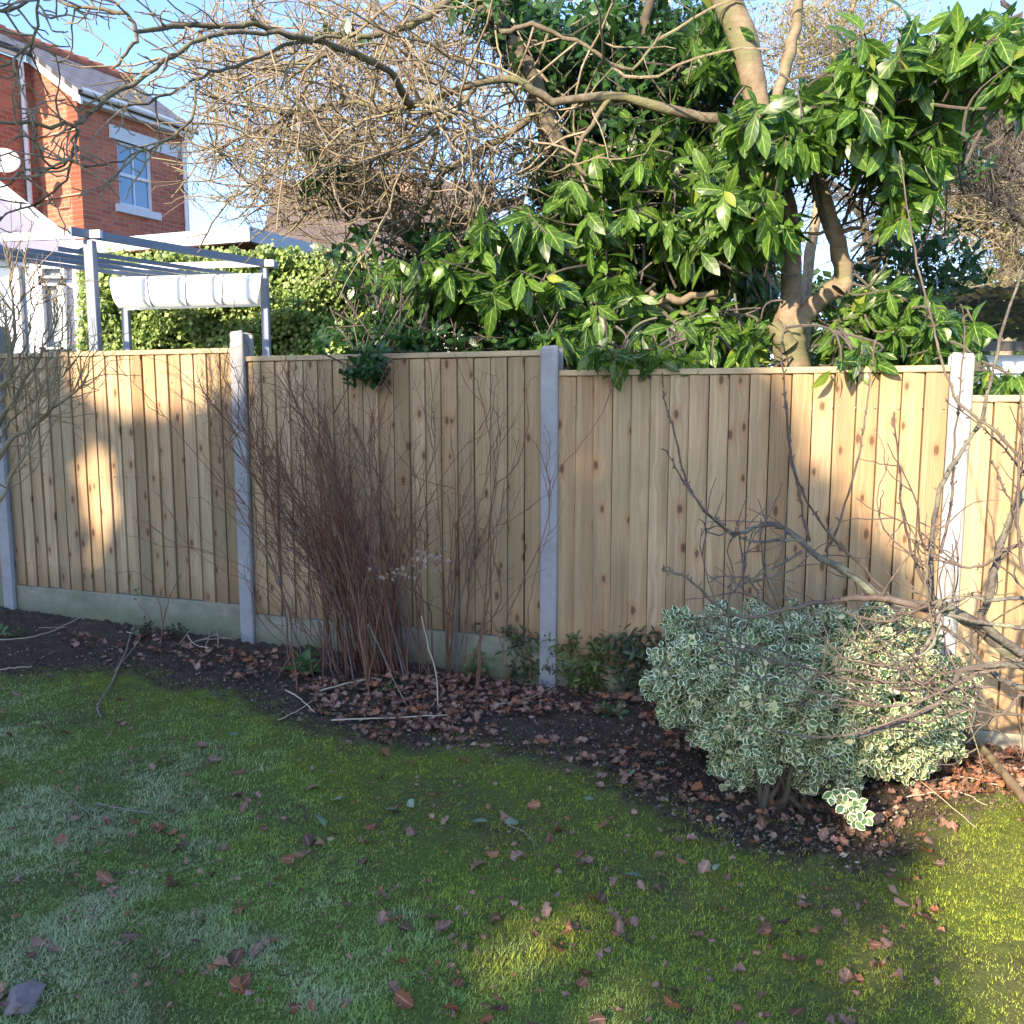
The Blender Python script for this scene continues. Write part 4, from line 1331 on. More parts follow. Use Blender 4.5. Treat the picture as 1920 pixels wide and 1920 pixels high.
# a few pale leftover leaves and buds in the tangle
bd = MB()
q = g3[rng.choice(len(g3), 500, replace=False)][:, -1]
V_, Q_, pc_ = place(leaf_proto(2, .5, .1, .1), q, rng.normal(0, 1, q.shape), rng.normal(0, 1, q.shape), rng.uniform(.012, .03, len(q))); nq = sum(len(k) for k in tw.Q); tw.add(V_, Q_, pc=pc_)
o = under(tw.build('twigs', W_TWIGT), bare)
o.data.materials.append(mat_leaf('bud', (.12, .13, .03), (.25, .26, .07), (.2, .2, .1), .6, .2))
mi = np.zeros(len(o.data.polygons), np.int32); mi[nq:] = 1
o.data.polygons.foreach_set('material_index', mi)

# ------------------------------------------------------------------ trees beyond on the right
def bgtree(label, limbs, Y, mat, n1, n2, n3, l1, l2, l3, r, reg, loc, leaf=None, sd_=0):
    th_ = thing('bare_tree', label, 'tree', tuple(loc))
    th_.location.z = .1
    mb = MB(); L_ = []
    for c_, a, b in limbs: L_.append(limb(mb, c_, Y, a * .001, b * .001, 18, 8, .02))
    under(mb.build('limbs', mat, smooth=True), th_)
    kp = lambda P: inpoly(*proj(P), reg)
    tw = MB()
    g1 = grow(L_, n1, 8, l1, .8, .28, .1, keep=kp)
    V_, Q_, pc_ = tubes(g1, np.tile(np.linspace(r, r * .5, 8), (len(g1), 1)), 4); tw.add(V_, Q_, pc=pc_)
    g2 = grow(list(g1), n2, 6, l2, .8, .34, .02, keep=kp)
    V_, Q_, pc_ = tubes(g2, np.tile(np.linspace(r * .55, r * .3, 6), (len(g2), 1)), 3); tw.add(V_, Q_, pc=pc_)
    g3 = grow(list(g2), n3, 5, l3, .9, .4, 0, keep=kp)
    V_, Q_, pc_ = tubes(g3, np.tile(np.linspace(r * .35, r * .2, 5), (len(g3), 1)), 3); tw.add(V_, Q_, pc=pc_)
    under(tw.build('twigs', mat), th_)
    if leaf:
        m_, n_, sz = leaf
        q = g3[rng.choice(len(g3), min(n_, len(g3)), replace=False)][:, -1]
        q = np.repeat(q, 3, 0) + rng.normal(0, sz * .8, (len(q) * 3, 3))
        V_, Q_, pc_ = place(leaf_proto(2, .5, .1, .1), q, rng.normal(0, 1, q.shape), rng.normal(0, 1, q.shape) + [0, -1, .5], rng.uniform(.6, 1.2, len(q)) * sz)
        under(obj('leaves', V_, Q_, mat=m_, pc=pc_), th_)
    return th_
W_YG = mat_leaf('yellow_green_leaf', (.10, .12, .02), (.25, .27, .06), (.2, .2, .08), .5, .3)
bgtree('dark bare tree with crossing branches behind the laurel at the right edge', [([(1990, 700), (1960, 300), (1900, 150), (1800, 150)], 80, 25), ([(1960, 300), (1870, 180), (1780, 215), (1700, 250)], 50, 12), ([(1985, 500), (1900, 395), (1850, 370), (1780, 310), (1730, 280)], 40, 8), ([(1980, 320), (1860, 330), (1760, 300)], 26, 8), ([(1975, 200), (1930, 80), (1880, 0)], 40, 20)],
       7.5, W_TWIGD, 150, 700, 1300, 1.1, .6, .3, .007, [(1760, 100), (1960, 60), (1960, 420), (1820, 420), (1700, 330), (1640, 250)], at(1990, 700, 7.5))
bgtree('tall bare tree with a few yellow green leaves against the sky above the laurel', [([(1500, 700), (1540, 300), (1560, 100), (1640, -60)], 60, 20), ([(1545, 260), (1500, 120), (1480, 0)], 35, 12), ([(1550, 170), (1620, 60), (1700, 0)], 35, 10), ([(1400, 150), (1260, 60), (1200, 0)], 25, 10)],
       8.5, W_TWIGT, 110, 520, 1200, 1.2, .7, .35, .007, [(1180, -30), (1780, -30), (1760, 100), (1600, 200), (1460, 200), (1200, 120)], at(1500, 700, 8.5), (W_YG, 900, .04))
bgtree('distant tan bare tree beyond the garage roof at the right edge', [([(1880, 700), (1890, 450), (1880, 300), (1860, 150)], 140, 50), ([(1886, 500), (1830, 400), (1760, 340)], 80, 30), ([(1888, 520), (1920, 400), (1960, 300)], 80, 30), ([(1960, 700), (1960, 400)], 100, 50)],
       16, W_TWIGT, 300, 1500, 2600, 2.0, 1.1, .6, .016, [(1700, 250), (1960, 130), (1980, 560), (1720, 540), (1600, 480)], at(1880, 700, 16), (W_YG, 1400, .07))
bgtree('distant pale bare tree seen in the gap between the laurel trunks', [([(1640, 700), (1630, 480), (1600, 380), (1540, 330)], 120, 40), ([(1632, 520), (1690, 400), (1740, 350)], 80, 30), ([(1400, 700), (1380, 450), (1330, 350)], 80, 30)],
       19, W_TWIGD, 160, 700, 1300, 2.0, 1.1, .6, .013, [(1200, 300), (1800, 280), (1800, 540), (1200, 560)], at(1640, 700, 19))
for (px_, w_, Y_, top_, lb) in ((1120, 460, 30, 480, 'dark distant evergreen far behind the camellia'), (1560, 380, 34, 500, 'low distant evergreen far behind the laurel trunks'), (1860, 300, 28, 500, 'low distant evergreen behind the mossy garage roof'), (860, 260, 40, 470, 'distant evergreen right of the bungalow')):
    n = 3000
    c_ = at(px_, 700, Y_)
    hw = w_ / 2 / F * Y_; ht = float(at(px_, top_, Y_)[2])
    a = rng.normal(0, 1, (n, 3)); a = nrm(a) * rng.uniform(.8, 1.0, (n, 1)) * (1 + .15 * np.sin(a[:, :1] * 5))
    pos = np.stack([c_[0] + a[:, 0] * hw, Y_ + a[:, 1] * hw, ht * .5 + a[:, 2] * ht * .5], -1)
    th_ = thing('evergreen_tree', lb, 'tree', (float(c_[0]), Y_, 0))
    V_, Q_, pc_ = place(leaf_proto(2, .7, .1, .1), pos, rng.normal(0, 1, pos.shape), a, rng.uniform(.3, .6, n))
    under(obj('crown', V_, Q_, mat=W_EVER, pc=pc_), th_)
    mb = MB(); V_, Q_, pc_ = tubes(np.array([[c_[0], Y_, 0], [c_[0], Y_, ht * .8]]), np.array([.3, .1]), 8); mb.add(V_, Q_, pc=pc_)
    under(mb.build('trunk', W_BARKD), th_)

# ------------------------------------------------------------------ variegated bush
t = NT('variegated_leaf')
x, v = t.pc()
u = t.math('ABSOLUTE', x.outputs[0])
vv = t.math('ABSOLUTE', t.math('MULTIPLY_ADD', x.outputs[1], 2.0, -1.02))
vv = t.math('POWER', vv, 2.2)
nz = t.noise(60, 3, .6, t.coord())
mg = t.math('ADD', t.math('MAXIMUM', u, vv), t.math('MULTIPLY', t.math('SUBTRACT', nz, .5), .35))
gr = t.mix(t.ramp(x.outputs[2], (0, 0.0), (1, 1.0)), (0.04, 0.10, 0.035), (0.14, 0.24, 0.09))
cr_col = t.mix(t.ramp(x.outputs[2], (.3, 0.0), (1, 1.0)), (0.86, 0.84, 0.62), (0.74, 0.70, 0.38))
mgm = t.ramp(mg, (.62, 0.0), (.74, 1.0))
mgm = t.math('MAXIMUM', mgm, t.ramp(x.outputs[2], (.93, 0.0), (.95, 1.0)))
col = t.mix(mgm, gr, cr_col)
W_VAR = t.pbr(col, .42, None, .4, transl=(.2, col))
OUT = np.array([(1215, 1295), (1232, 1250), (1235, 1190), (1275, 1150), (1330, 1152), (1370, 1142), (1440, 1150), (1520, 1135), (1600, 1142), (1680, 1150), (1745, 1185), (1800, 1240), (1832, 1310), (1815, 1370), (1780, 1420), (1740, 1450), (1700, 1472), (1660, 1448), (1630, 1470), (1600, 1500), (1560, 1490), (1500, 1482), (1440, 1470), (1380, 1480), (1350, 1440), (1300, 1405), (1290, 1360), (1240, 1330)], float)
bush = thing('variegated_bush', 'rounded white and green variegated bush standing in dark soil before the fence', 'bush', tuple(gpt(1490, 1495)))
Yc, Rr = 3.35, .50
n = 7600
q = psample(OUT, n)
dm = np.full(n, 1e9); gd = np.zeros((n, 2))
for i in range(len(OUT)):
    a, b = OUT[i], OUT[(i + 1) % len(OUT)]
    ab = b - a
    tt = np.clip(((q - a) @ ab) / (ab @ ab), 0, 1)
    c_ = a + tt[:, None] * ab
    d_ = np.hypot(*(q - c_).T)
    m = d_ < dm
    dm[m] = d_[m]; gd[m] = ((c_ - q) / np.maximum(d_, 1)[:, None])[m]
dn = np.clip(dm / 190, 0, 1)
bul = np.sqrt(1 - (1 - dn) ** 2)
lump = 1 + .05 * np.sin(q[:, 0] / 31 + 1.3 * np.sin(q[:, 1] / 40)) * np.cos(q[:, 1] / 27) + .09 * np.sin(q[:, 0] / 13 + q[:, 1] / 17)
dep = bul * Rr * lump * rng.uniform(.72, 1.04, n)
front = rng.random(n) < .78
Yq = np.where(front, Yc - dep, Yc + dep)
ragx = np.sin(q[:, 0] / 19 + q[:, 1] / 23) * np.sin(q[:, 1] / 14 - q[:, 0] / 31)
pos = at(q[:, 0] + gd[:, 0] * (1 - dn) * ragx * 24, q[:, 1] + gd[:, 1] * (1 - dn) * ragx * 28, Yq)
ax = np.stack([gd[:, 0] * (1 - dn), np.where(front, -1, 1) * (dn + .15), -gd[:, 1] * (1 - dn) + .25], -1) + rng.normal(0, .3, (n, 3))
fol = MB()
VP = leaf_proto(6, .80, .07, .10, .9, .05)
rosettes(fol, VP, pos, ax, 6, rng.uniform(.018, .034, n), (.5, 1.5), .15, .006, .4)
inn = psample(OUT, 1100)
pos2 = at(inn[:, 0] * .8 + 1500 * .2, inn[:, 1] * .8 + 1310 * .2, rng.uniform(Yc - .3, Yc + .3, 1100))
rosettes(fol, VP, pos2, rng.normal(0, 1, (1100, 3)), 6, .036, (.5, 1.45), .1, .006, .3)
# the sprig hanging lowest at the front
sp = np.array([(1590, 1490), (1598, 1505), (1580, 1512), (1610, 1520), (1592, 1530), (1622, 1532), (1605, 1540), (1572, 1500), (1560, 1488), (1608, 1500)], float)
rosettes(fol, VP, at(sp[:, 0], sp[:, 1], np.full(len(sp), 2.86)), rng.normal(0, .4, (len(sp), 3)) + [0, -1, .1], 5, .036, (.7, 1.4), .3, .006, .2)
under(fol.build('foliage', W_VAR, smooth=True), bush)
mb = MB()
for k in range(26):
    b = np.array([1480 + rng.normal(0, 38), 1500 + rng.uniform(-8, 14)])
    tp = q[rng.integers(0, n)]
    b3 = gpt(b[0], b[1], -.02)
    t3 = at(1500 + (tp[0] - 1500) * .6, min(tp[1], 1380), Yc + rng.uniform(-.35, .3))
    P = curve([b3, b3 * .6 + t3 * .4 + [0, 0, -.02] + rng.normal(0, .03, 3), t3], 10, .004)
    V_, Q_, pc_ = tubes(P, np.linspace(rng.uniform(.010, .019), .003, 10), 7); mb.add(V_, Q_, pc=pc_)
limbsB = []
under(mb.build('stems', W_BARKD, smooth=True), bush)

# ------------------------------------------------------------------ clump of red-brown stems against the fence
clump = thing('stem_clump', 'dense bare clump of thin red-brown stems fanning up before the fence', 'shrub', tuple(gpt(700, 1272)))
red, grey, Lr = MB(), MB(), []
for k in range(120):
    bx = rng.normal(700, 54); by = 1262 + rng.normal(0, 16) - abs(bx - 700) * .06
    if k % 15 == 0: bx = rng.uniform(840, 930); by = 1240
    ty = rng.choice([rng.uniform(690, 900), rng.uniform(850, 1080)], p=[.55, .45])
    tx = bx + rng.normal(-125, 95) * (1262 - ty) / 430
    if bx > 830: tx = bx + rng.uniform(-60, 110)
    tx = max(tx, 330)
    B = gpt(bx, by, -.01)
    B[1] = min(B[1], FA + FB * B[0] - .12)
    Yt = B[1] + rng.uniform(-.25, .12)
    T_ = at(tx, ty, min(Yt, FA + FB * ((tx - 960) / F * 4.6) - .1))
    m1 = B * .62 + T_ * .38 + [(T_[0] - B[0]) * -.14, 0, .06] + rng.normal(0, .03, 3)
    m2 = B * .28 + T_ * .72 + [(T_[0] - B[0]) * -.06, 0, .03] + rng.normal(0, .035, 3)
    P = curve([B, m1, m2, T_], 18, .004)
    r0 = rng.uniform(.0028, .0062)
    V_, Q_, pc_ = tubes(P, np.linspace(r0, .0012, 18), 5)
    (grey if rng.random() < .13 else red).add(V_, Q_, pc=pc_)
    Lr.append(P)
for c_, r0 in (([(898, 1235), (905, 1180), (940, 1120), (918, 990), (935, 850), (945, 800)], 5.5), ([(900, 1230), (915, 1050), (925, 920), (965, 880), (990, 800), (985, 720), (975, 655)], 5),
               ([(935, 800), (925, 850), (900, 730), (880, 690), (870, 640)], 2.4), ([(640, 1285), (612, 1180), (600, 1060), (570, 960), (520, 850)], 6), ([(608, 1275), (606, 1150), (590, 1050), (560, 960)], 5.5),
               ([(945, 1180), (985, 1080), (1020, 1000), (1040, 900), (1090, 830), (1130, 775), (1145, 730)], 3.2), ([(990, 1190), (1000, 1090), (1030, 980), (1030, 880)], 2.6),
               ([(700, 1270), (560, 1010), (480, 900), (420, 780), (330, 690), (270, 668)], 3.4), ([(640, 1260), (500, 1090), (400, 1040), (320, 1020)], 3), ([(620, 1250), (520, 1120), (430, 1075), (350, 1020), (320, 960)], 2.8),
               ([(600, 1200), (470, 960), (400, 890), (300, 770), (240, 710), (190, 690)], 3.0), ([(560, 1230), (500, 1180), (470, 1110), (480, 1060)], 4.0), ([(545, 1210), (490, 1150), (470, 1115)], 4.5),
               ([(950, 1240), (900, 1100), (870, 1000), (860, 900), (910, 800), (900, 740), (905, 700)], 3)):
    c_ = np.array(c_, float)
    B = gpt(c_[0, 0], min(c_[0, 1] + 30, 1285), -.01) if c_[0, 1] > 1150 else None
    Yb = 4.30 if c_[:, 0].mean() > 700 else 4.45
    if c_[0, 0] > 930: Yb = 4.15
    P = at(c_[:, 0], c_[:, 1], np.full(len(c_), Yb))
    if B is not None: P = np.vstack([[B[0], Yb, float(gz(B[0], Yb)) - .02], P])
    P = curve(P, 26, .003)
    V_, Q_, pc_ = tubes(P, np.linspace(r0 * .001, .0011, 26), 6); red.add(V_, Q_, pc=pc_); Lr.append(P)
inframe = lambda P: (P[:, 1] < FA + FB * P[:, 0] - .03) & (P[:, 2] > .1)
s1 = grow(Lr, 560, 8, .38, .42, .15, .3, tmin=.25, keep=inframe, fwd=1.1)
V_, Q_, pc_ = tubes(s1, np.tile(np.linspace(.0021, .001, 8), (len(s1), 1)), 4); red.add(V_, Q_, pc=pc_)
s2 = grow(list(s1), 900, 6, .16, .55, .24, .15, keep=inframe, fwd=.9)
V_, Q_, pc_ = tubes(s2, np.tile(np.linspace(.0013, .0008, 6), (len(s2), 1)), 3); red.add(V_, Q_, pc=pc_)
under(grey.build('old_stems', mat_bark('grey_old_stem', (0.10, 0.085, 0.09), (0.20, 0.17, 0.18), (.1, .1, .1), 16, False, .6, .3), smooth=True), clump)
q = np.vstack([rng.normal((805, 1048), (16, 14), (46, 2)), rng.normal((760, 1075), (26, 6), (26, 2)), rng.normal((820, 1042), (9, 5), (16, 2))])
pos = at(q[:, 0], q[:, 1], 4.02 + rng.normal(0, .03, len(q)))
V_, Q_, pc_ = place(leaf_proto(3, .8, .15, .2), pos, rng.normal(0, 1, pos.shape), rng.normal(0, .5, pos.shape) + [0, -1, 0], rng.uniform(.014, .028, len(pos)))
nq = sum(len(k) for k in red.Q)
red.add(V_, Q_, pc=pc_)
o = under(red.build('stems', W_TWIGR, smooth=True), clump)
o.data.materials.append(mat_leaf('dried_petal', (.25, .18, .13), (.42, .31, .24), (.3, .22, .15), .7, .3))
mi = np.zeros(len(o.data.polygons), np.int32); mi[nq:] = 1
o.data.polygons.foreach_set('material_index', mi)

# ------------------------------------------------------------------ pale bare shrub at the left edge
ls = thing('bare_shrub', 'pale bare branching shrub leaning in from the left edge before the fence', 'shrub', tuple(gpt(-130, 1180)))
mb = MB(); LL = []
Yl = 4.35
for c_, a, b in (([(-130, 1180), (-80, 1000), (0, 850), (60, 800), (110, 755), (150, 722), (165, 705)], 13, 2.2), ([(-140, 1180), (-100, 950), (0, 797), (36, 735), (60, 690), (90, 640), (110, 600)], 12, 2.2),
                 ([(-130, 1180), (-60, 1080), (0, 940), (30, 880), (52, 830), (70, 750), (95, 690)], 8, 1.8), ([(-150, 1150), (-90, 850), (-10, 740), (15, 690), (30, 620), (22, 540), (15, 480)], 11, 1.5),
                 ([(0, 830), (10, 800), (40, 770), (60, 750), (120, 700), (128, 640)], 6, 1.5), ([(-60, 900), (0, 760), (20, 700), (10, 640), (15, 600)], 8, 2),
                 ([(20, 770), (40, 740), (100, 660), (135, 600)], 4, 1.2), ([(10, 720), (50, 640), (60, 590), (80, 560)], 4, 1.2), ([(0, 760), (60, 775), (115, 790)], 2.5, 1),
                 ([(20, 650), (35, 580), (50, 530), (45, 490)], 3, 1), ([(0, 700), (20, 640), (0, 560), (-10, 500)], 4, 1), ([(50, 800), (46, 840), (58, 860)], 2, 1)):
    LL.append(limb(mb, c_, Yl + rng.uniform(-.15, .15), a * .0014, b * .0013, 20, 7, .006))
under(mb.build('limbs', W_TWIGP, smooth=True), ls)
tw = MB()
a1 = grow(LL, 130, 8, .34, .42, .2, .35, tmin=.3, fwd=.9)
V_, Q_, pc_ = tubes(a1, np.tile(np.linspace(.0034, .0014, 8), (len(a1), 1)), 4); tw.add(V_, Q_, pc=pc_)
a2 = grow(list(a1), 260, 6, .15, .5, .25, .25)
V_, Q_, pc_ = tubes(a2, np.tile(np.linspace(.0018, .001, 6), (len(a2), 1)), 4); tw.add(V_, Q_, pc=pc_)
under(tw.build('twigs', W_TWIGP), ls)

# ------------------------------------------------------------------ bare apple tree at the right
ap = thing('apple_tree', 'bare lichen covered apple tree reaching in from the right over the variegated bush', 'tree', tuple(gpt(2080, 1500)))
CX = lambda c_: [(1100 + a / 1.96, 660 + b / 1.96) for a, b in c_]
mb = MB(); sh_ = MB(); LA = []
def AP(c_, Y, a, b, n=24, s=7, wob=.0016):
    LA.append(limb(sh_ if b <= 2.5 else mb, CX(c_), Y, a * .00105, b * .00105, n, s, wob, .12))
AP([(1930, 1650), (1900, 1480), (1760, 1250), (1600, 1140), (1450, 1020), (1340, 950), (1300, 925)], (2.9, 2.8), 34, 17)
AP([(1300, 925), (1200, 930), (1060, 890), (1000, 840), (940, 800), (880, 770), (830, 740), (790, 700), (740, 655), (690, 635), (640, 640), (590, 655), (550, 670), (540, 682)], 2.8, 15, 5, 34)
AP([(1250, 945), (1100, 905), (1000, 905), (850, 920), (760, 940), (700, 950), (590, 975), (480, 930), (380, 835), (320, 810), (275, 798)], 2.75, 11, 2.4, 34)
AP([(800, 710), (760, 690), (700, 688), (640, 700), (560, 680)], 2.8, 6, 4, 12)
AP([(545, 680), (440, 590), (370, 480), (330, 330), (300, 220), (280, 145)], (2.8, 2.7), 4.2, 1.8)
AP([(545, 675), (480, 620), (400, 540), (340, 450), (290, 358)], (2.8, 2.65), 3.8, 1.8)
AP([(820, 695), (795, 600), (785, 520), (750, 380), (735, 200), (718, 60), (716, -40), (730, -90)], (2.8, 2.7), 4.5, 2.2)
AP([(1140, 920), (1000, 780), (870, 640), (780, 480), (740, 300), (725, 120)], (2.8, 2.65), 5.5, 2.2)
AP([(880, 735), (920, 650), (960, 520), (1010, 330), (1035, 150), (1060, -40)], (2.8, 2.7), 4.4, 2)
AP([(1270, 925), (1220, 800), (1170, 640), (1145, 400), (1130, 222)], (2.8, 2.65), 5.5, 2.2)
AP([(1262, 900), (1235, 800), (1210, 700)], 2.8, 4, 2)
AP([(1270, 930), (1265, 740), (1280, 600), (1310, 470), (1400, 330), (1450, 250), (1480, 120), (1530, -80), (1600, -300)], (2.8, 2.7), 9, 4, 30)
AP([(1300, 740), (1340, 560), (1350, 380), (1370, 150), (1390, -60), (1380, -160)], (2.8, 2.7), 4.5, 1.6)
AP([(1700, 480), (1600, 390), (1500, 290), (1430, 240), (1360, 170), (1300, 20), (1272, -100), (1220, -310), (1185, -500), (1150, -740)], (2.6, 2.7), 6, 1.8, 34)
AP([(1640, 480), (1540, 360), (1450, 270), (1320, 180)], 2.7, 4.5, 1.6)
AP([(1760, 1500), (1700, 1200), (1470, 1010), (1480, 900), (1510, 760), (1560, 610), (1620, 500), (1700, 380)], (2.8, 2.7), 16, 9, 30)
AP([(1600, 720), (1560, 560), (1520, 470), (1490, 400)], 2.65, 4, 2)
AP([(1600, 800), (1585, 640), (1590, 400), (1600, 250), (1590, 140)], 2.6, 5, 2.5)
AP([(1700, 680), (1560, 720), (1440, 790), (1330, 770), (1180, 680)], 2.7, 6, 2)
AP([(1700, 960), (1600, 905), (1480, 915), (1400, 900), (1290, 960)], 2.7, 8, 3)
AP([(1700, 1000), (1600, 1010), (1480, 1000), (1300, 960), (1130, 930)], 2.75, 9, 4)
AP([(1700, 1160), (1600, 1150), (1400, 1165), (1340, 1230), (1280, 1300), (1180, 1345), (1100, 1380), (1000, 1410)], (2.6, 2.55), 10, 7, 26)
AP([(1300, 1290), (1100, 1365), (990, 1400), (830, 1415), (680, 1390), (600, 1350)], 2.5, 4, 1.5)
AP([(1600, 1130), (1450, 1180), (1300, 1212), (1100, 1215), (940, 1200), (790, 1160)], 2.6, 6, 2)
AP([(1500, 1230), (1300, 1240), (1150, 1240), (1000, 1175), (880, 1180), (760, 1230)], 2.55, 5, 1.6)
AP([(1420, 1190), (1200, 1290), (1000, 1290), (800, 1240), (600, 1190), (480, 1120)], 2.5, 4.5, 1.4)
AP([(1640, 1240), (1560, 1220), (1480, 1170), (1380, 1060), (1300, 1010)], 2.7, 10, 5)
AP([(1640, 1330), (1500, 1330), (1380, 1320), (1240, 1360), (1100, 1340)], 2.5, 5, 2)
AP([(1700, 1290), (1600, 1260), (1560, 1300), (1480, 1360), (1400, 1380)], 2.5, 6, 2)
AP([(860, 1100), (960, 1130), (1100, 1150), (1250, 1100), (1300, 1000)], 2.6, 2, 4)
AP([(1280, 920), (1180, 960), (1100, 990), (960, 960), (880, 900)], 2.7, 6, 2)
AP([(1300, 960), (1260, 1060), (1200, 1140), (1140, 1180)], 2.7, 7, 3)
AP([(640, 610), (640, 680), (660, 800), (700, 870), (740, 920)], 2.75, 1.8, 2.6, 16)
AP([(520, 900), (580, 850), (700, 790), (790, 735)], 2.75, 2, 4, 14)
AP([(450, 830), (540, 825), (600, 840), (640, 930)], 2.75, 1.8, 3, 14)
nq = sum(len(k) for k in mb.Q)
mb.add(np.concatenate(sh_.V), np.concatenate(sh_.Q), pc=np.concatenate(sh_.P))
W_ATW = mat_bark('apple_twig', (0.065, 0.048, 0.043), (0.17, 0.135, 0.11), (0.2, 0.18, 0.12), 20, False, .6, .5)
o = under(mb.build('limbs', W_LICH, smooth=True), ap)
o.data.materials.append(W_ATW)
mi = np.zeros(len(o.data.polygons), np.int32); mi[nq:] = 1
o.data.polygons.foreach_set('material_index', mi)
tw = MB()
REGA = [(1210, 900), (1380, 880), (1500, 880), (1700, 700), (1950, 640), (1990, 1500), (1760, 1450), (1650, 1390), (1400, 1390), (1300, 1250), (1230, 1200)]
ka = lambda P: inpoly(*proj(P), REGA)
low = [l for l in LA if proj(l)[1].mean() > 1000]
a0 = grow(low, 66, 9, .42, .55, .14, .1, tmin=.1, keep=ka)
V_, Q_, pc_ = tubes(a0, np.tile(np.linspace(.0034, .0015, 9), (len(a0), 1)), 5); tw.add(V_, Q_, pc=pc_)
a1 = grow(low + list(a0), 150, 7, .2, .6, .2, .1, keep=ka)
V_, Q_, pc_ = tubes(a1, np.tile(np.linspace(.0024, .0013, 7), (len(a1), 1)), 5); tw.add(V_, Q_, pc=pc_)
a2 = grow(LA, 800, 4, .022, .6, .2, .4, tmin=.05)      # short fruiting spurs
V_, Q_, pc_ = tubes(a2, np.tile(np.array([.0022, .002, .0026, .0008]), (len(a2), 1)), 5); tw.add(V_, Q_, pc=pc_)
under(tw.build('twigs', W_ATW, smooth=True), ap)

# the pale pole-like branch resting on the ground at the right
pb = MB()
P = curve(np.array([gpt(1772, 1392, .10), gpt(1800, 1398, .10), gpt(1850, 1438, .07), gpt(1905, 1500, .05), gpt(1990, 1600, .04)]), 16, .002)
V_, Q_, pc_ = tubes(P, np.linspace(.013, .021, 16), 9); pb.add(V_, Q_, pc=pc_)
tag(pb.build('fallen_branch', W_BARKT, smooth=True), 'thick pale sunlit branch lying on the ground right of the variegated bush', 'branch')

# ------------------------------------------------------------------ low plants along the foot of the fence
def lowplant(name, label, cat, cx, cy, hw, hh, n, proto, size, mat, stems=7, Yo=0.0, nl=5, cont=None):
    b = gpt(cx, cy)
    th_ = thing(name, label, cat, tuple(b), group=cont)
    fol, stm = MB(), MB()
    k = F / (b[1] * 1.02)
    n_ = n
    off = rng.normal(0, 1, (n_, 3)) * [hw / k * .5, hw / k * .35, 0] + [0, -.02, 0]
    z = rng.uniform(.02, hh / k, n_)
    pos = b + off * (0.5 + z / (hh / k))[:, None]; pos[:, 2] += z
    pos[:, 1] = np.minimum(pos[:, 1], FA + FB * pos[:, 0] - .06)
    ax = nrm(off + [0, 0, .12] + rng.normal(0, .05, (n_, 3)))
    rosettes(fol, proto, pos, ax, nl, size, (.6, 1.5), .2, .012, .3)
    under(fol.build('leaves', mat, smooth=True), th_)
    for j in range(n_):
        if j % max(1, n_ // max(stems, 1)) == 0:
            P = curve([b + [rng.normal(0, .01), rng.normal(0, .01), -.01], (b + pos[j]) / 2 + rng.normal(0, .015, 3), pos[j]], 7)
            V_, Q_, pc_ = tubes(P, np.linspace(.0035, .0015, 7), 5); stm.add(V_, Q_, pc=pc_)
    under(stm.build('stems', W_TWIGR, smooth=True), th_)
    return th_
W_WEED = mat_leaf('weed_leaf', (.04, .10, .03), (.12, .24, .07), (.2, .3, .12), .45, .3)
W_BRZ = mat_leaf('bronze_green_leaf', (.03, .055, .03), (.09, .13, .06), (.12, .13, .07), .45, .2)
NP = leaf_proto(5, .34, .05, .15)
lowplant('low_shrub', 'straggly low evergreen shrub with dark leaves before the middle post', 'shrub', 985, 1262, 60, 110, 60, NP, .045, W_BRZ, 14)
lowplant('low_shrub', 'straggly low shrub with yellow-green tips right of the middle post', 'shrub', 1100, 1285, 75, 105, 110, NP, .05, mat_leaf('yellow_tip_leaf', (.04, .07, .02), (.17, .22, .05), (.2, .25, .1), .45, .3), 20)
lowplant('low_shrub', 'bronze green low shrub half hidden behind the variegated bush', 'shrub', 1195, 1290, 70, 130, 110, NP, .055, W_BRZ, 20)
lowplant('weed', 'fresh green broad-leaved weed left of the red-brown stems', 'weed', 572, 1262, 30, 34, 10, leaf_proto(5, .5, .05, .2), .085, W_WEED, 4, nl=4)
lowplant('weed', 'small dark green weed at the left edge by the first post', 'weed', 14, 1188, 24, 14, 6, leaf_proto(5, .5, .05, .2), .06, W_WEED, 3, nl=4)
lowplant('weed', 'small ivy sprig beside the little sapling', 'weed', 272, 1190, 22, 26, 14, leaf_proto(3, .8, .05, .1), .034, W_BRZ, 5, nl=3)
lowplant('weed', 'small ivy sprig right of the little sapling', 'weed', 322, 1192, 22, 22, 12, leaf_proto(3, .8, .05, .1), .034, W_BRZ, 5, nl=3)
lowplant('weed', 'green weed at the foot of the stems, right of the white stalk', 'weed', 900, 1262, 36, 44, 16, NP, .05, W_WEED, 6, nl=4)
lowplant('weed', 'tuft of bright green weed in front of the red-brown stems', 'weed', 735, 1296, 18, 14, 6, NP, .035, W_WEED, 3, nl=5)
lowplant('weed', 'low leafy weed in the bed between the low shrubs and the variegated bush', 'weed', 1140, 1330, 26, 14, 7, leaf_proto(5, .4, .05, .2), .06, W_WEED, 3, nl=4)
sap = thing('sapling', 'tiny two-stemmed bare sapling at the foot of the left gravel board', 'sapling', tuple(gpt(302, 1205)))
mb = MB()
for c_, a, b in (([(300, 1208), (306, 1170), (298, 1130), (285, 1095), (262, 1076), (235, 1072), (210, 1078)], 3.4, 1), ([(302, 1205), (310, 1150), (322, 1110), (340, 1076)], 4, 2.2), ([(302, 1200), (285, 1165), (262, 1135), (250, 1115)], 2, 1), ([(298, 1120), (320, 1065), (310, 1060)], 1.3, .8)):
    limb(mb, c_, float(gpt(302, 1205)[1]), a * .001, b * .001, 14, 6, .002)
under(mb.build('stems', W_TWIGR, smooth=True), sap)
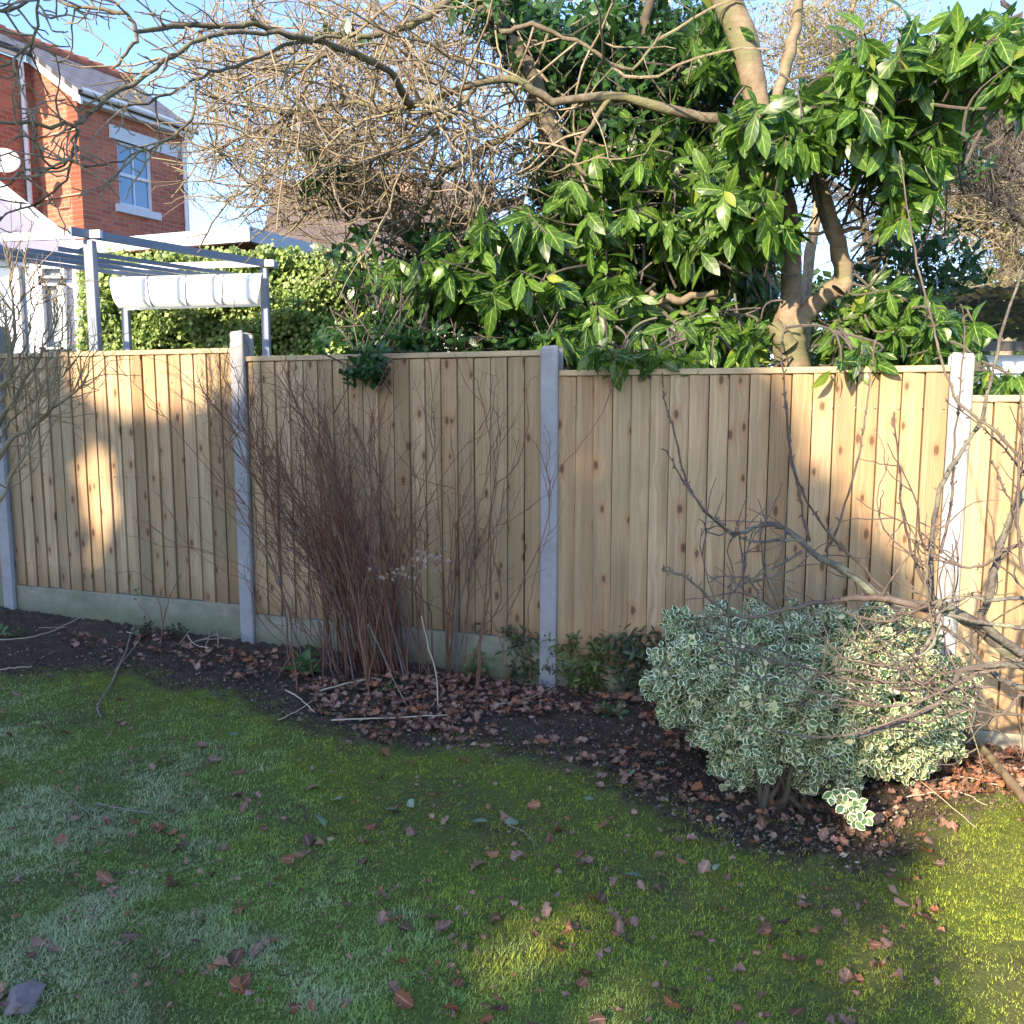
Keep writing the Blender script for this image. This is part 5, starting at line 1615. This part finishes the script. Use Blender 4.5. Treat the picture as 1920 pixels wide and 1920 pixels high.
pos = at(np.array([245, 240, 252, 258]), np.array([1095, 1108, 1100, 1112]), np.full(4, float(gpt(302, 1205)[1])))
fol = MB(); rosettes(fol, NP, pos, rng.normal(0, .5, (4, 3)) + [0, -.5, .4], 4, .03, (.6, 1.4), .2)
under(fol.build('leaves', W_WEED), sap)

# ------------------------------------------------------------------ sticks and stalks on the ground
W_STRAW = mat_flat('dry_pale_stalk', (.50, .42, .30), (.36, .29, .20), .7, 14)
W_STICK = mat_flat('grey_stick', (.17, .14, .11), (.26, .22, .18), .85, 20)
def stick(label, c_, r, mat, dz=0.012, grp=None, end=None, r2=None):
    c_ = np.array(c_, float)
    P = gpt(c_[:, 0], c_[:, 1], dz)
    if end is not None:      # raised end, leaning: heights per point keep its own depth
        base = P[0].copy()
        P = np.array([at(c_[i, 0], c_[i, 1], base[1] - .01 * i) for i in range(len(c_))])
    P = curve(P, 14, .0015)
    V_, Q_, pc_ = tubes(P, np.linspace(r, r2 or r * .7, 14), 6)
    o = obj('stick', V_, Q_, mat=mat, pc=pc_, smooth=True)
    return tag(o, label, 'stick', grp)
stick('long pale stalk lying across the dark soil at the left edge', [(-40, 1207), (70, 1192), (155, 1158)], .004, W_STRAW)
stick('short pale stalk below the long one at the left edge', [(-30, 1262), (60, 1249)], .0035, W_STRAW)
stick('short pale stick lying on the soil close to the left gravel board', [(72, 1178), (124, 1176)], .004, W_STICK)
stick('grey crooked stick lying from the soil onto the moss', [(247, 1188), (235, 1230), (205, 1290), (183, 1330), (190, 1346)], .0055, W_STICK, .015)
stick('thin stick crossing the top of the grey crooked stick', [(238, 1190), (262, 1200), (215, 1262)], .003, W_STRAW, .02)
stick('curved white stalk left of the oak leaf drift', [(600, 1305), (650, 1291), (700, 1283), (714, 1288)], .0055, W_STRAW, .03)
stick('thin straw below the curved white stalk', [(520, 1355), (560, 1335), (602, 1304)], .003, W_STRAW)
stick('short bent stalk with a kinked end left of the leaf drift', [(536, 1298), (562, 1312), (590, 1340)], .004, W_STRAW, .015)
stick('straight pale stalk lying along the front of the leaf drift', [(622, 1353), (740, 1352), (848, 1350)], .0042, W_STRAW, .02)
stick('upright white stalk leaning out in front of the red-brown stems', [(822, 1332), (818, 1265), (802, 1210), (790, 1155)], .004, W_STRAW, .01, None, True)
stick('thin brown stalk leaning left behind the white stalk', [(765, 1325), (740, 1280), (712, 1215), (690, 1170)], .003, W_STICK, .01, None, True)
stick('pale stick on the dark soil right of the leaf drift', [(918, 1332), (985, 1318), (1038, 1288)], .0042, W_STRAW, .015)
stick('thin dark twig lying flat on the pale grass at the left', [(183, 1517), (240, 1526), (292, 1531)], .003, W_STICK, .03)
stick('thin twig sloping down the grass right of the flat dark twig', [(130, 1508), (160, 1530), (196, 1552)], .002, W_STICK, .03)
stick('short thin twig beside the green leaf sprig on the lawn', [(952, 1558), (980, 1572), (1006, 1596)], .0022, W_STICK, .025)
for k, c_ in enumerate(([(336, 1215), (362, 1178), (376, 1156)], [(378, 1152), (410, 1172), (438, 1190)], [(348, 1222), (410, 1198), (456, 1178)], [(402, 1186), (462, 1188), (440, 1206), (418, 1212)],
                        [(384, 1232), (392, 1200), (396, 1172)], [(410, 1226), (408, 1196), (404, 1170)], [(340, 1224), (380, 1210), (424, 1204)], [(352, 1206), (366, 1226), (392, 1232)])):
    stick('dry straw stalk in the loose heap left of the second post', c_, .0032, W_STRAW, .02 + .008 * (k % 4), 'dry stalks in the heap left of the second post')
for c_, lb in (([(1690, 1440), (1760, 1500), (1830, 1560)], 'thin dry stalk in the sunlit litter right of the bush, nearest the lawn'), ([(1730, 1470), (1800, 1462), (1880, 1478)], 'thin dry stalk in the sunlit litter lying level, furthest back'), ([(1700, 1500), (1790, 1490), (1850, 1520)], 'middle dry stalk in the sunlit litter right of the bush')):
    stick(lb, c_, .0028, W_STRAW, .02)
# small rough stone bottom left
bp = gpt(44, 1888)
V_ = []
mb = MB().box(-.032, .032, -.05, .05, -.02, .024, bev=.015)
VV = np.concatenate(mb.V); VV += rng.normal(0, .0045, VV.shape)
a_ = .35; VV = np.stack([VV[:, 0] * math.cos(a_) - VV[:, 1] * math.sin(a_), VV[:, 0] * math.sin(a_) + VV[:, 1] * math.cos(a_), VV[:, 2]], -1) 
st_o = obj('stone', VV, np.concatenate(mb.Q), np.concatenate(mb.T), mat=mat_flat('pinkish_grey_stone', (.24, .19, .18), (.15, .12, .115), .95, 30, bstr=.8))
st_o.location = tuple(bp)
tag(st_o, 'small rough pinkish grey stone in the bottom left corner', 'stone')

# ------------------------------------------------------------------ fallen leaves
def dead_proto(rows=12, lobes=3.5, width=.52, curl=.25, bend=.2, tw=0.0, lob=.42):
    V, pc = [], []
    for i in range(rows + 1):
        t_ = i / rows
        env = (math.sin(math.pi * min(1, max(0, (t_ - .08) / .92)) ** 1.15) ** .5 if t_ < .99 else .1) if t_ > .08 else .02
        wd = width * .5 * env * (1 - lob + lob * abs(math.sin(lobes * math.pi * t_)) * 1.0) if t_ > .08 else .012
        row = []
        for sgn in (-1, -.5, 0, .5, 1):
            jit = rng.normal(0, .012)
            x_l = sgn * wd + jit * (abs(sgn) > .1)
            z = curl * (sgn * wd) ** 2 * 4 * (1 + .6 * rng.normal()) * .5 + bend * (t_ - .5) ** 2 + tw * x_l * (t_ - .5) + rng.normal(0, .008)
            V.append((x_l, t_ - .5, z)); pc.append((sgn, t_))
    Q = []
    for i in range(rows):
        for c in range(4):
            a = i * 5 + c
            Q.append([a, a + 1, a + 6, a + 5])
    return np.array(V), np.array(Q), np.array(pc)
def mat_dead(name, c1, c2, c3):
    t = NT(name)
    x, v = t.pc()
    oi = t.n('ObjectInfo').outputs['Random']
    rr = t.math('FRACT', t.math('ADD', x.outputs[2], oi))
    nz = t.noise(70, 4, .6, t.coord())
    col = t.ramp(rr, (0, c1), (.3, c2), (.5, tuple(k * .5 for k in c1)), (.72, c3), (.86, c2), (1, tuple(k * .3 for k in c1)))
    col = t.mix(t.ramp(nz, (.4, 0.0), (.7, .5)), col, tuple(k * .45 for k in c1))
    ve = t.ramp(t.math('ABSOLUTE', x.outputs[0]), (0, .6), (.12, 0.0))
    col = t.mix(ve, col, tuple(min(1, k * 1.6) for k in c2))
    return t.pbr(col, .62, t.bump(nz, .3, .003), .3, transl=(.15, col))
W_DEAD = mat_dead('dead_leaf', (.21, .11, .075), (.38, .23, .165), (.34, .125, .05))
W_GLEAF = mat_leaf('fallen_green_leaf', (.12, .20, .12), (.30, .38, .26), (.4, .45, .3), .5, .2)
protos = [dead_proto(12, rng.uniform(2.5, 3.6), rng.uniform(.6, .85), rng.uniform(-1.2, 1.8), rng.uniform(-.4, 1.3), rng.uniform(-1.6, 1.6), rng.uniform(.25, .55)) for _ in range(12)]
pmesh = []
for k, (V_, Q_, pc_) in enumerate(protos):
    o = obj('fallen_leaf', V_, Q_, mat=W_DEAD, pc=np.column_stack([pc_, np.full(len(pc_), k / 12.)]), smooth=True)
    pmesh.append(o)
spots = [(75, 1795), (60, 1810), (90, 1790), (105, 1800), (70, 1780), (420, 1815), (440, 1800), (400, 1822), (455, 1850), (440, 1855), (480, 1790), (830, 1750), (815, 1735), (1040, 1780), (1030, 1710), (1150, 1725), (1170, 1730), (1190, 1728), (1435, 1745), (1450, 1760), (1470, 1735),
         (355, 1490), (340, 1500), (445, 1485), (480, 1487), (300, 1555), (320, 1560), (325, 1590), (215, 1640), (200, 1655), (570, 1545), (575, 1580), (600, 1585), (695, 1555), (895, 1630), (1090, 1605), (1100, 1620), (1130, 1560), (1380, 1885), (1265, 1850), (1310, 1750), (1660, 1780), (1650, 1815), (15, 1390), (248, 1400), (250, 1420), (380, 1400), (690, 1385), (700, 1380), (1720, 1700), (30, 1660), (740, 1860), (850, 1900), (555, 1895), (690, 1588)]
N = 296
cand = []
while len(cand) < N - len(spots):
    px_, py_ = rng.uniform(-10, 1930), rng.uniform(1300, 1925)
    p = gpt(px_, py_)
    sd_ = bed_dist(p[0:1], p[1:2])[0]
    if px_ > 1790 and rng.random() < .7: continue
    dens = .45 if sd_ < 0 else (.95 if sd_ < .5 else .0)
    if rng.random() < dens * (.35 + .65 * (1920 - py_) / 600 * (1 + .5 * (px_ > 700))): cand.append((px_, py_))
allp = spots + cand
greens = 0
for i, (px_, py_) in enumerate(allp):
    o = pmesh[i] if i < 12 else None
    if o is None:
        o = pmesh[int(rng.integers(0, 12))].copy(); C.objects.link(o)
    p = gpt(px_ + rng.normal(0, 2), py_ + rng.normal(0, 2), 0)
    sd_ = bed_dist(p[0:1], p[1:2])[0]
    o.location = (p[0], p[1], p[2] + (.012 if sd_ < 0 else .010))
    s_ = rng.uniform(.026, .060) * (1.12 if i < len(spots) else 1)
    o.scale = (s_, s_, s_)
    o.rotation_euler = (rng.normal(0, .5), rng.normal(0, .5), rng.uniform(0, 6.28))
    tag(o, 'curled dry brown leaf lying fallen on the lawn or the open soil', 'leaf', 'fallen brown leaves on the lawn and open soil')
gl = [(602, 1553, .07, 'dark blue-green fallen ivy leaf lying on the grass at the left of centre'), (898, 1552, .06, 'pale green fallen leaf standing tilted on the mossy grass'), (962, 1552, .065, 'pale green fallen leaf right of the tilted one'), (735, 1530, .045, 'small grey-green fallen leaf above the centre of the lawn'), (770, 1520, .05, 'larger grey-green fallen leaf near the centre of the lawn'),
      (1188, 1650, .06, 'bright pale green fallen leaf lying alone on the lawn'), (440, 1385, .05, 'round grey-green fallen leaf on the moss'), (630, 1512, .07, 'long pale green fallen leaf in the long grass'), (1265, 1410, .045, 'cream coloured fallen leaf left of the variegated bush, further back'), (1235, 1444, .045, 'cream coloured fallen leaf left of the variegated bush, nearer'), (1412, 1545, .04, 'green fallen leaf on the dark soil under the variegated bush'), (1106, 1518, .04, 'small round white leaf on the moss'), (1342, 1640, .035, 'curled white fallen leaf on the lawn below the bed'),
      (1185, 1468, .04, 'blue-green fallen leaf on the soil left of the bush'), (1000, 1440, .05, 'grey-green fallen leaf on the open soil')]
for px_, py_, s_, lb in gl:
    V_, Q_, pc_ = leaf_proto(6, .62, .08, .2, 1.0, .05)
    V_ = V_ - [0, .5, 0]
    o = obj('fallen_leaf', V_ * s_, Q_, mat=W_GLEAF, pc=np.column_stack([pc_, np.full(len(pc_), rng.random())]), smooth=True)
    p = gpt(px_, py_, .028)
    o.location = tuple(p); o.rotation_euler = (rng.normal(.35, .2), rng.normal(0, .3), rng.uniform(0, 6.28))
    tag(o, lb, 'leaf')
# the drift of leaves nobody could count
LIT = [([(0, 1330), (600, 1400), (1100, 1500), (1400, 1640), (1750, 1640), (1800, 1920), (0, 1920)], 380), ([(540, 1268), (700, 1280), (880, 1262), (1010, 1290), (1080, 1330), (1000, 1350), (900, 1345), (820, 1372), (700, 1352), (600, 1345)], 560), ([(640, 1340), (900, 1340), (960, 1400), (800, 1400), (680, 1385)], 70),
       ([(1000, 1285), (1240, 1290), (1330, 1380), (1300, 1420), (1180, 1345), (1040, 1330)], 170), ([(330, 1215), (540, 1225), (560, 1275), (440, 1280), (340, 1250)], 110), ([(900, 1400), (1280, 1390), (1330, 1520), (1180, 1490), (1000, 1430)], 70),
       ([(1680, 1420), (1930, 1400), (1930, 1480), (1800, 1500), (1720, 1500)], 240), ([(1240, 1500), (1700, 1500), (1650, 1600), (1420, 1600)], 40), ([(100, 1180), (330, 1200), (340, 1260), (160, 1230)], 60)]
lm = MB()
for li_, (poly, n) in enumerate(LIT):
    q = psample(poly, n)
    p = gpt(q[:, 0], q[:, 1], 0)
    p[:, 1] = np.minimum(p[:, 1], FA + FB * p[:, 0] - .07)
    p[:, 2] += rng.uniform(.004, .04, n)
    k = rng.integers(0, 12, n)
    for j in range(12):
        m = k == j
        if m.sum() == 0: continue
        nn = rng.normal(0, .38, (m.sum(), 3)) + [0, 0, 1]
        dv = rng.normal(0, 1, (m.sum(), 3)) * [1, 1, .25]
        V_, Q_, pc_ = place(protos[j], p[m], dv, nn, rng.uniform(.012, .028, m.sum()) if li_ == 0 else rng.uniform(.026, .06, m.sum()))
        lm.add(V_, Q_, pc=pc_)
tag(lm.build('leaf_litter', W_DEAD, smooth=True), 'drift of brown oak leaves lying in the soil bed along the fence', 'leaf litter', kind='stuff')

# ------------------------------------------------------------------ grass and moss
t = NT('grass_blades')
x, v = t.pc()
o_ = t.coord()
nb_ = t.noise(3.0, 4, .6, o_)
c1 = t.mix(t.ramp(x.outputs[2], (0, 0.0), (.6, 1.0)), (0.16, 0.22, 0.03), (0.50, 0.58, 0.08))
c2 = t.mix(t.ramp(x.outputs[2], (0, 0.0), (.6, 1.0)), (0.16, 0.28, 0.05), (0.44, 0.62, 0.17))
c3 = t.mix(t.ramp(x.outputs[2], (0, 0.0), (.5, 1.0)), (0.25, 0.34, 0.13), (0.66, 0.72, 0.42))
col = t.mix(t.ramp(x.outputs[0], (.2, 0.0), (.5, 1.0)), c1, c2)
col = t.mix(t.ramp(x.outputs[0], (.55, 0.0), (1.0, 1.0)), col, c3)
col = t.mix(t.ramp(t.math('FRACT', t.math('MULTIPLY', x.outputs[2], 17.3)), (.9, 0.0), (.92, .8)), col, (0.32, 0.27, 0.13))
nz2 = t.noise(1.7, 5, .7, o_)
col = t.mix(t.ramp(nz2, (.50, 0.0), (.64, .35)), col, (0.20, 0.17, 0.06))
nz3 = t.noise(7, 5, .7, o_)
col = t.mix(t.ramp(nz3, (.52, 0.0), (.70, .45)), col, (0.09, 0.11, 0.02))
W_GRASS = t.pbr(col, .55, None, .25, transl=(.45, col))
def smooth_noise(x, y, s, sd_):
    r = np.random.default_rng(sd_)
    v = 0
    for k in range(7):
        a = r.uniform(0, 6.28); f = s * r.uniform(.6, 2.2)
        v = v + np.sin((x * math.cos(a) + y * math.sin(a)) * f + r.uniform(0, 6.28))
    return v / 7 * 1.6
NG = 900000
yy = 1.45 + 4.4 * rng.random(NG) ** 1.55
xx = rng.uniform(-1, 1, NG) * (.64 * yy + .95)
sd_ = bed_dist(xx, yy)
nA = smooth_noise(xx, yy, 3.0, 1); nB = smooth_noise(xx, yy, 9.0, 2); nC = smooth_noise(xx, yy, 1.6, 3)
edge = sd_ + .15 * nB + .08 * smooth_noise(xx, yy, 25, 5)
keep = (edge < .06 - .22 * rng.random(NG) ** 1.5) | ((edge < .3) & (rng.random(NG) < .10) & (nB > .1))
thin = (nB < -.35) & (rng.random(NG) < .6)
keep &= ~thin
xx, yy, nA, nB, nC, sd_ = xx[keep], yy[keep], nA[keep], nB[keep], nC[keep], sd_[keep]
n = len(xx)
mossy = np.clip(.95 - (-sd_) * .8 + .6 * nC + .5 * nB + np.clip(xx, -1, 1.5) * .35, 0, 1)
pale = np.clip((-.12 - xx * .45 - (yy - 2.3) * .38) + .45 * nA + .45 * nB + .4 * smooth_noise(xx, yy, 22, 8), 0, 1)
grp = np.clip((1 - mossy) * .55 + pale * .8 + rng.normal(0, .06, n), 0, 1)
ln = np.where(rng.random(n) < mossy * .85, rng.uniform(.004, .011, n), np.where(nB > .25, rng.uniform(.012, .030, n), rng.uniform(.008, .019, n))) * (1 + .35 * np.clip(nA, -1, 1))
az = rng.uniform(0, 6.28, n)
az = np.where(rng.random(n) < .72, az, .6 + 1.6 * nC + rng.normal(0, .6, n))
ti = rng.uniform(.2, 1.25, n)
d = np.stack([np.cos(az) * np.sin(ti), np.sin(az) * np.sin(ti), np.cos(ti)], -1)
sx = np.stack([-np.sin(az), np.cos(az), np.zeros(n)], -1) * rng.uniform(.0006, .0013, n)[:, None]
b = np.stack([xx, yy, gz(xx, yy) - .002], -1)
m1 = b + d * (ln * .55)[:, None]
dr = d + np.stack([np.cos(az) * .5, np.sin(az) * .5, -np.full(n, .35)], -1)
tp = m1 + nrm(dr) * (ln * .5)[:, None]
V = np.stack([b - sx, b + sx, m1 + sx * .8, m1 - sx * .8, tp], 1)
base_ = np.arange(n)[:, None] * 5
Q = base_ + np.array([[0, 1, 2, 3]]); T = base_ + np.array([[3, 2, 4]])
pcx = np.zeros((n, 5, 3)); pcx[..., 0] = grp[:, None]; pcx[..., 1] = np.array([0, 0, .5, .5, 1]); pcx[..., 2] = rng.random((n, 1))
g2_ = obj('grass', V.reshape(-1, 3), Q, T, W_GRASS, pc=pcx.reshape(-1, 3))
tag(g2_, 'short mossy lawn grass with pale tufts', 'grass', kind='stuff')

# crumbs and small clods on the bare soil
nc = 5200
q = psample([(-10, 1165), (440, 1215), (1000, 1275), (1250, 1290), (1350, 1400), (1700, 1480), (1930, 1420), (1930, 1500), (1760, 1560), (1600, 1640), (1370, 1600), (1180, 1500), (1000, 1430), (760, 1400), (500, 1340), (260, 1270), (-10, 1270)], nc)
p = gpt(q[:, 0], q[:, 1], .002)
p[:, 1] = np.minimum(p[:, 1], FA + FB * p[:, 0] - .06)
oc = np.array([(1, 0, 0), (-1, 0, 0), (0, 1, 0), (0, -1, 0), (0, 0, .8), (0, 0, -.8)], float)
ot = np.array([(0, 2, 4), (2, 1, 4), (1, 3, 4), (3, 0, 4), (2, 0, 5), (1, 2, 5), (3, 1, 5), (0, 3, 5)])
sz = rng.uniform(.002, .009, (nc, 1, 1)) * (1 + (rng.random((nc, 1, 1)) < .05) * 1.2)
V = p[:, None] + oc[None] * sz * rng.uniform(.6, 1.3, (nc, 6, 1))
T = (np.arange(nc) * 6)[:, None, None] + ot[None]
pcx = np.zeros((nc, 6, 3)); pcx[..., 2] = rng.random((nc, 1))
t = NT('soil_crumb')
x, v = t.pc()
col = t.ramp(x.outputs[2], (0, (.035, .026, .022)), (.6, (.11, .08, .065)), (.9, (.20, .14, .10)), (1, (.38, .32, .25)))
tag(obj('soil_crumbs', V.reshape(-1, 3), None, T.reshape(-1, 3), t.pbr(col, .95), pc=pcx.reshape(-1, 3)), 'crumbs and small clods of dark soil in the bed', 'soil', kind='stuff')
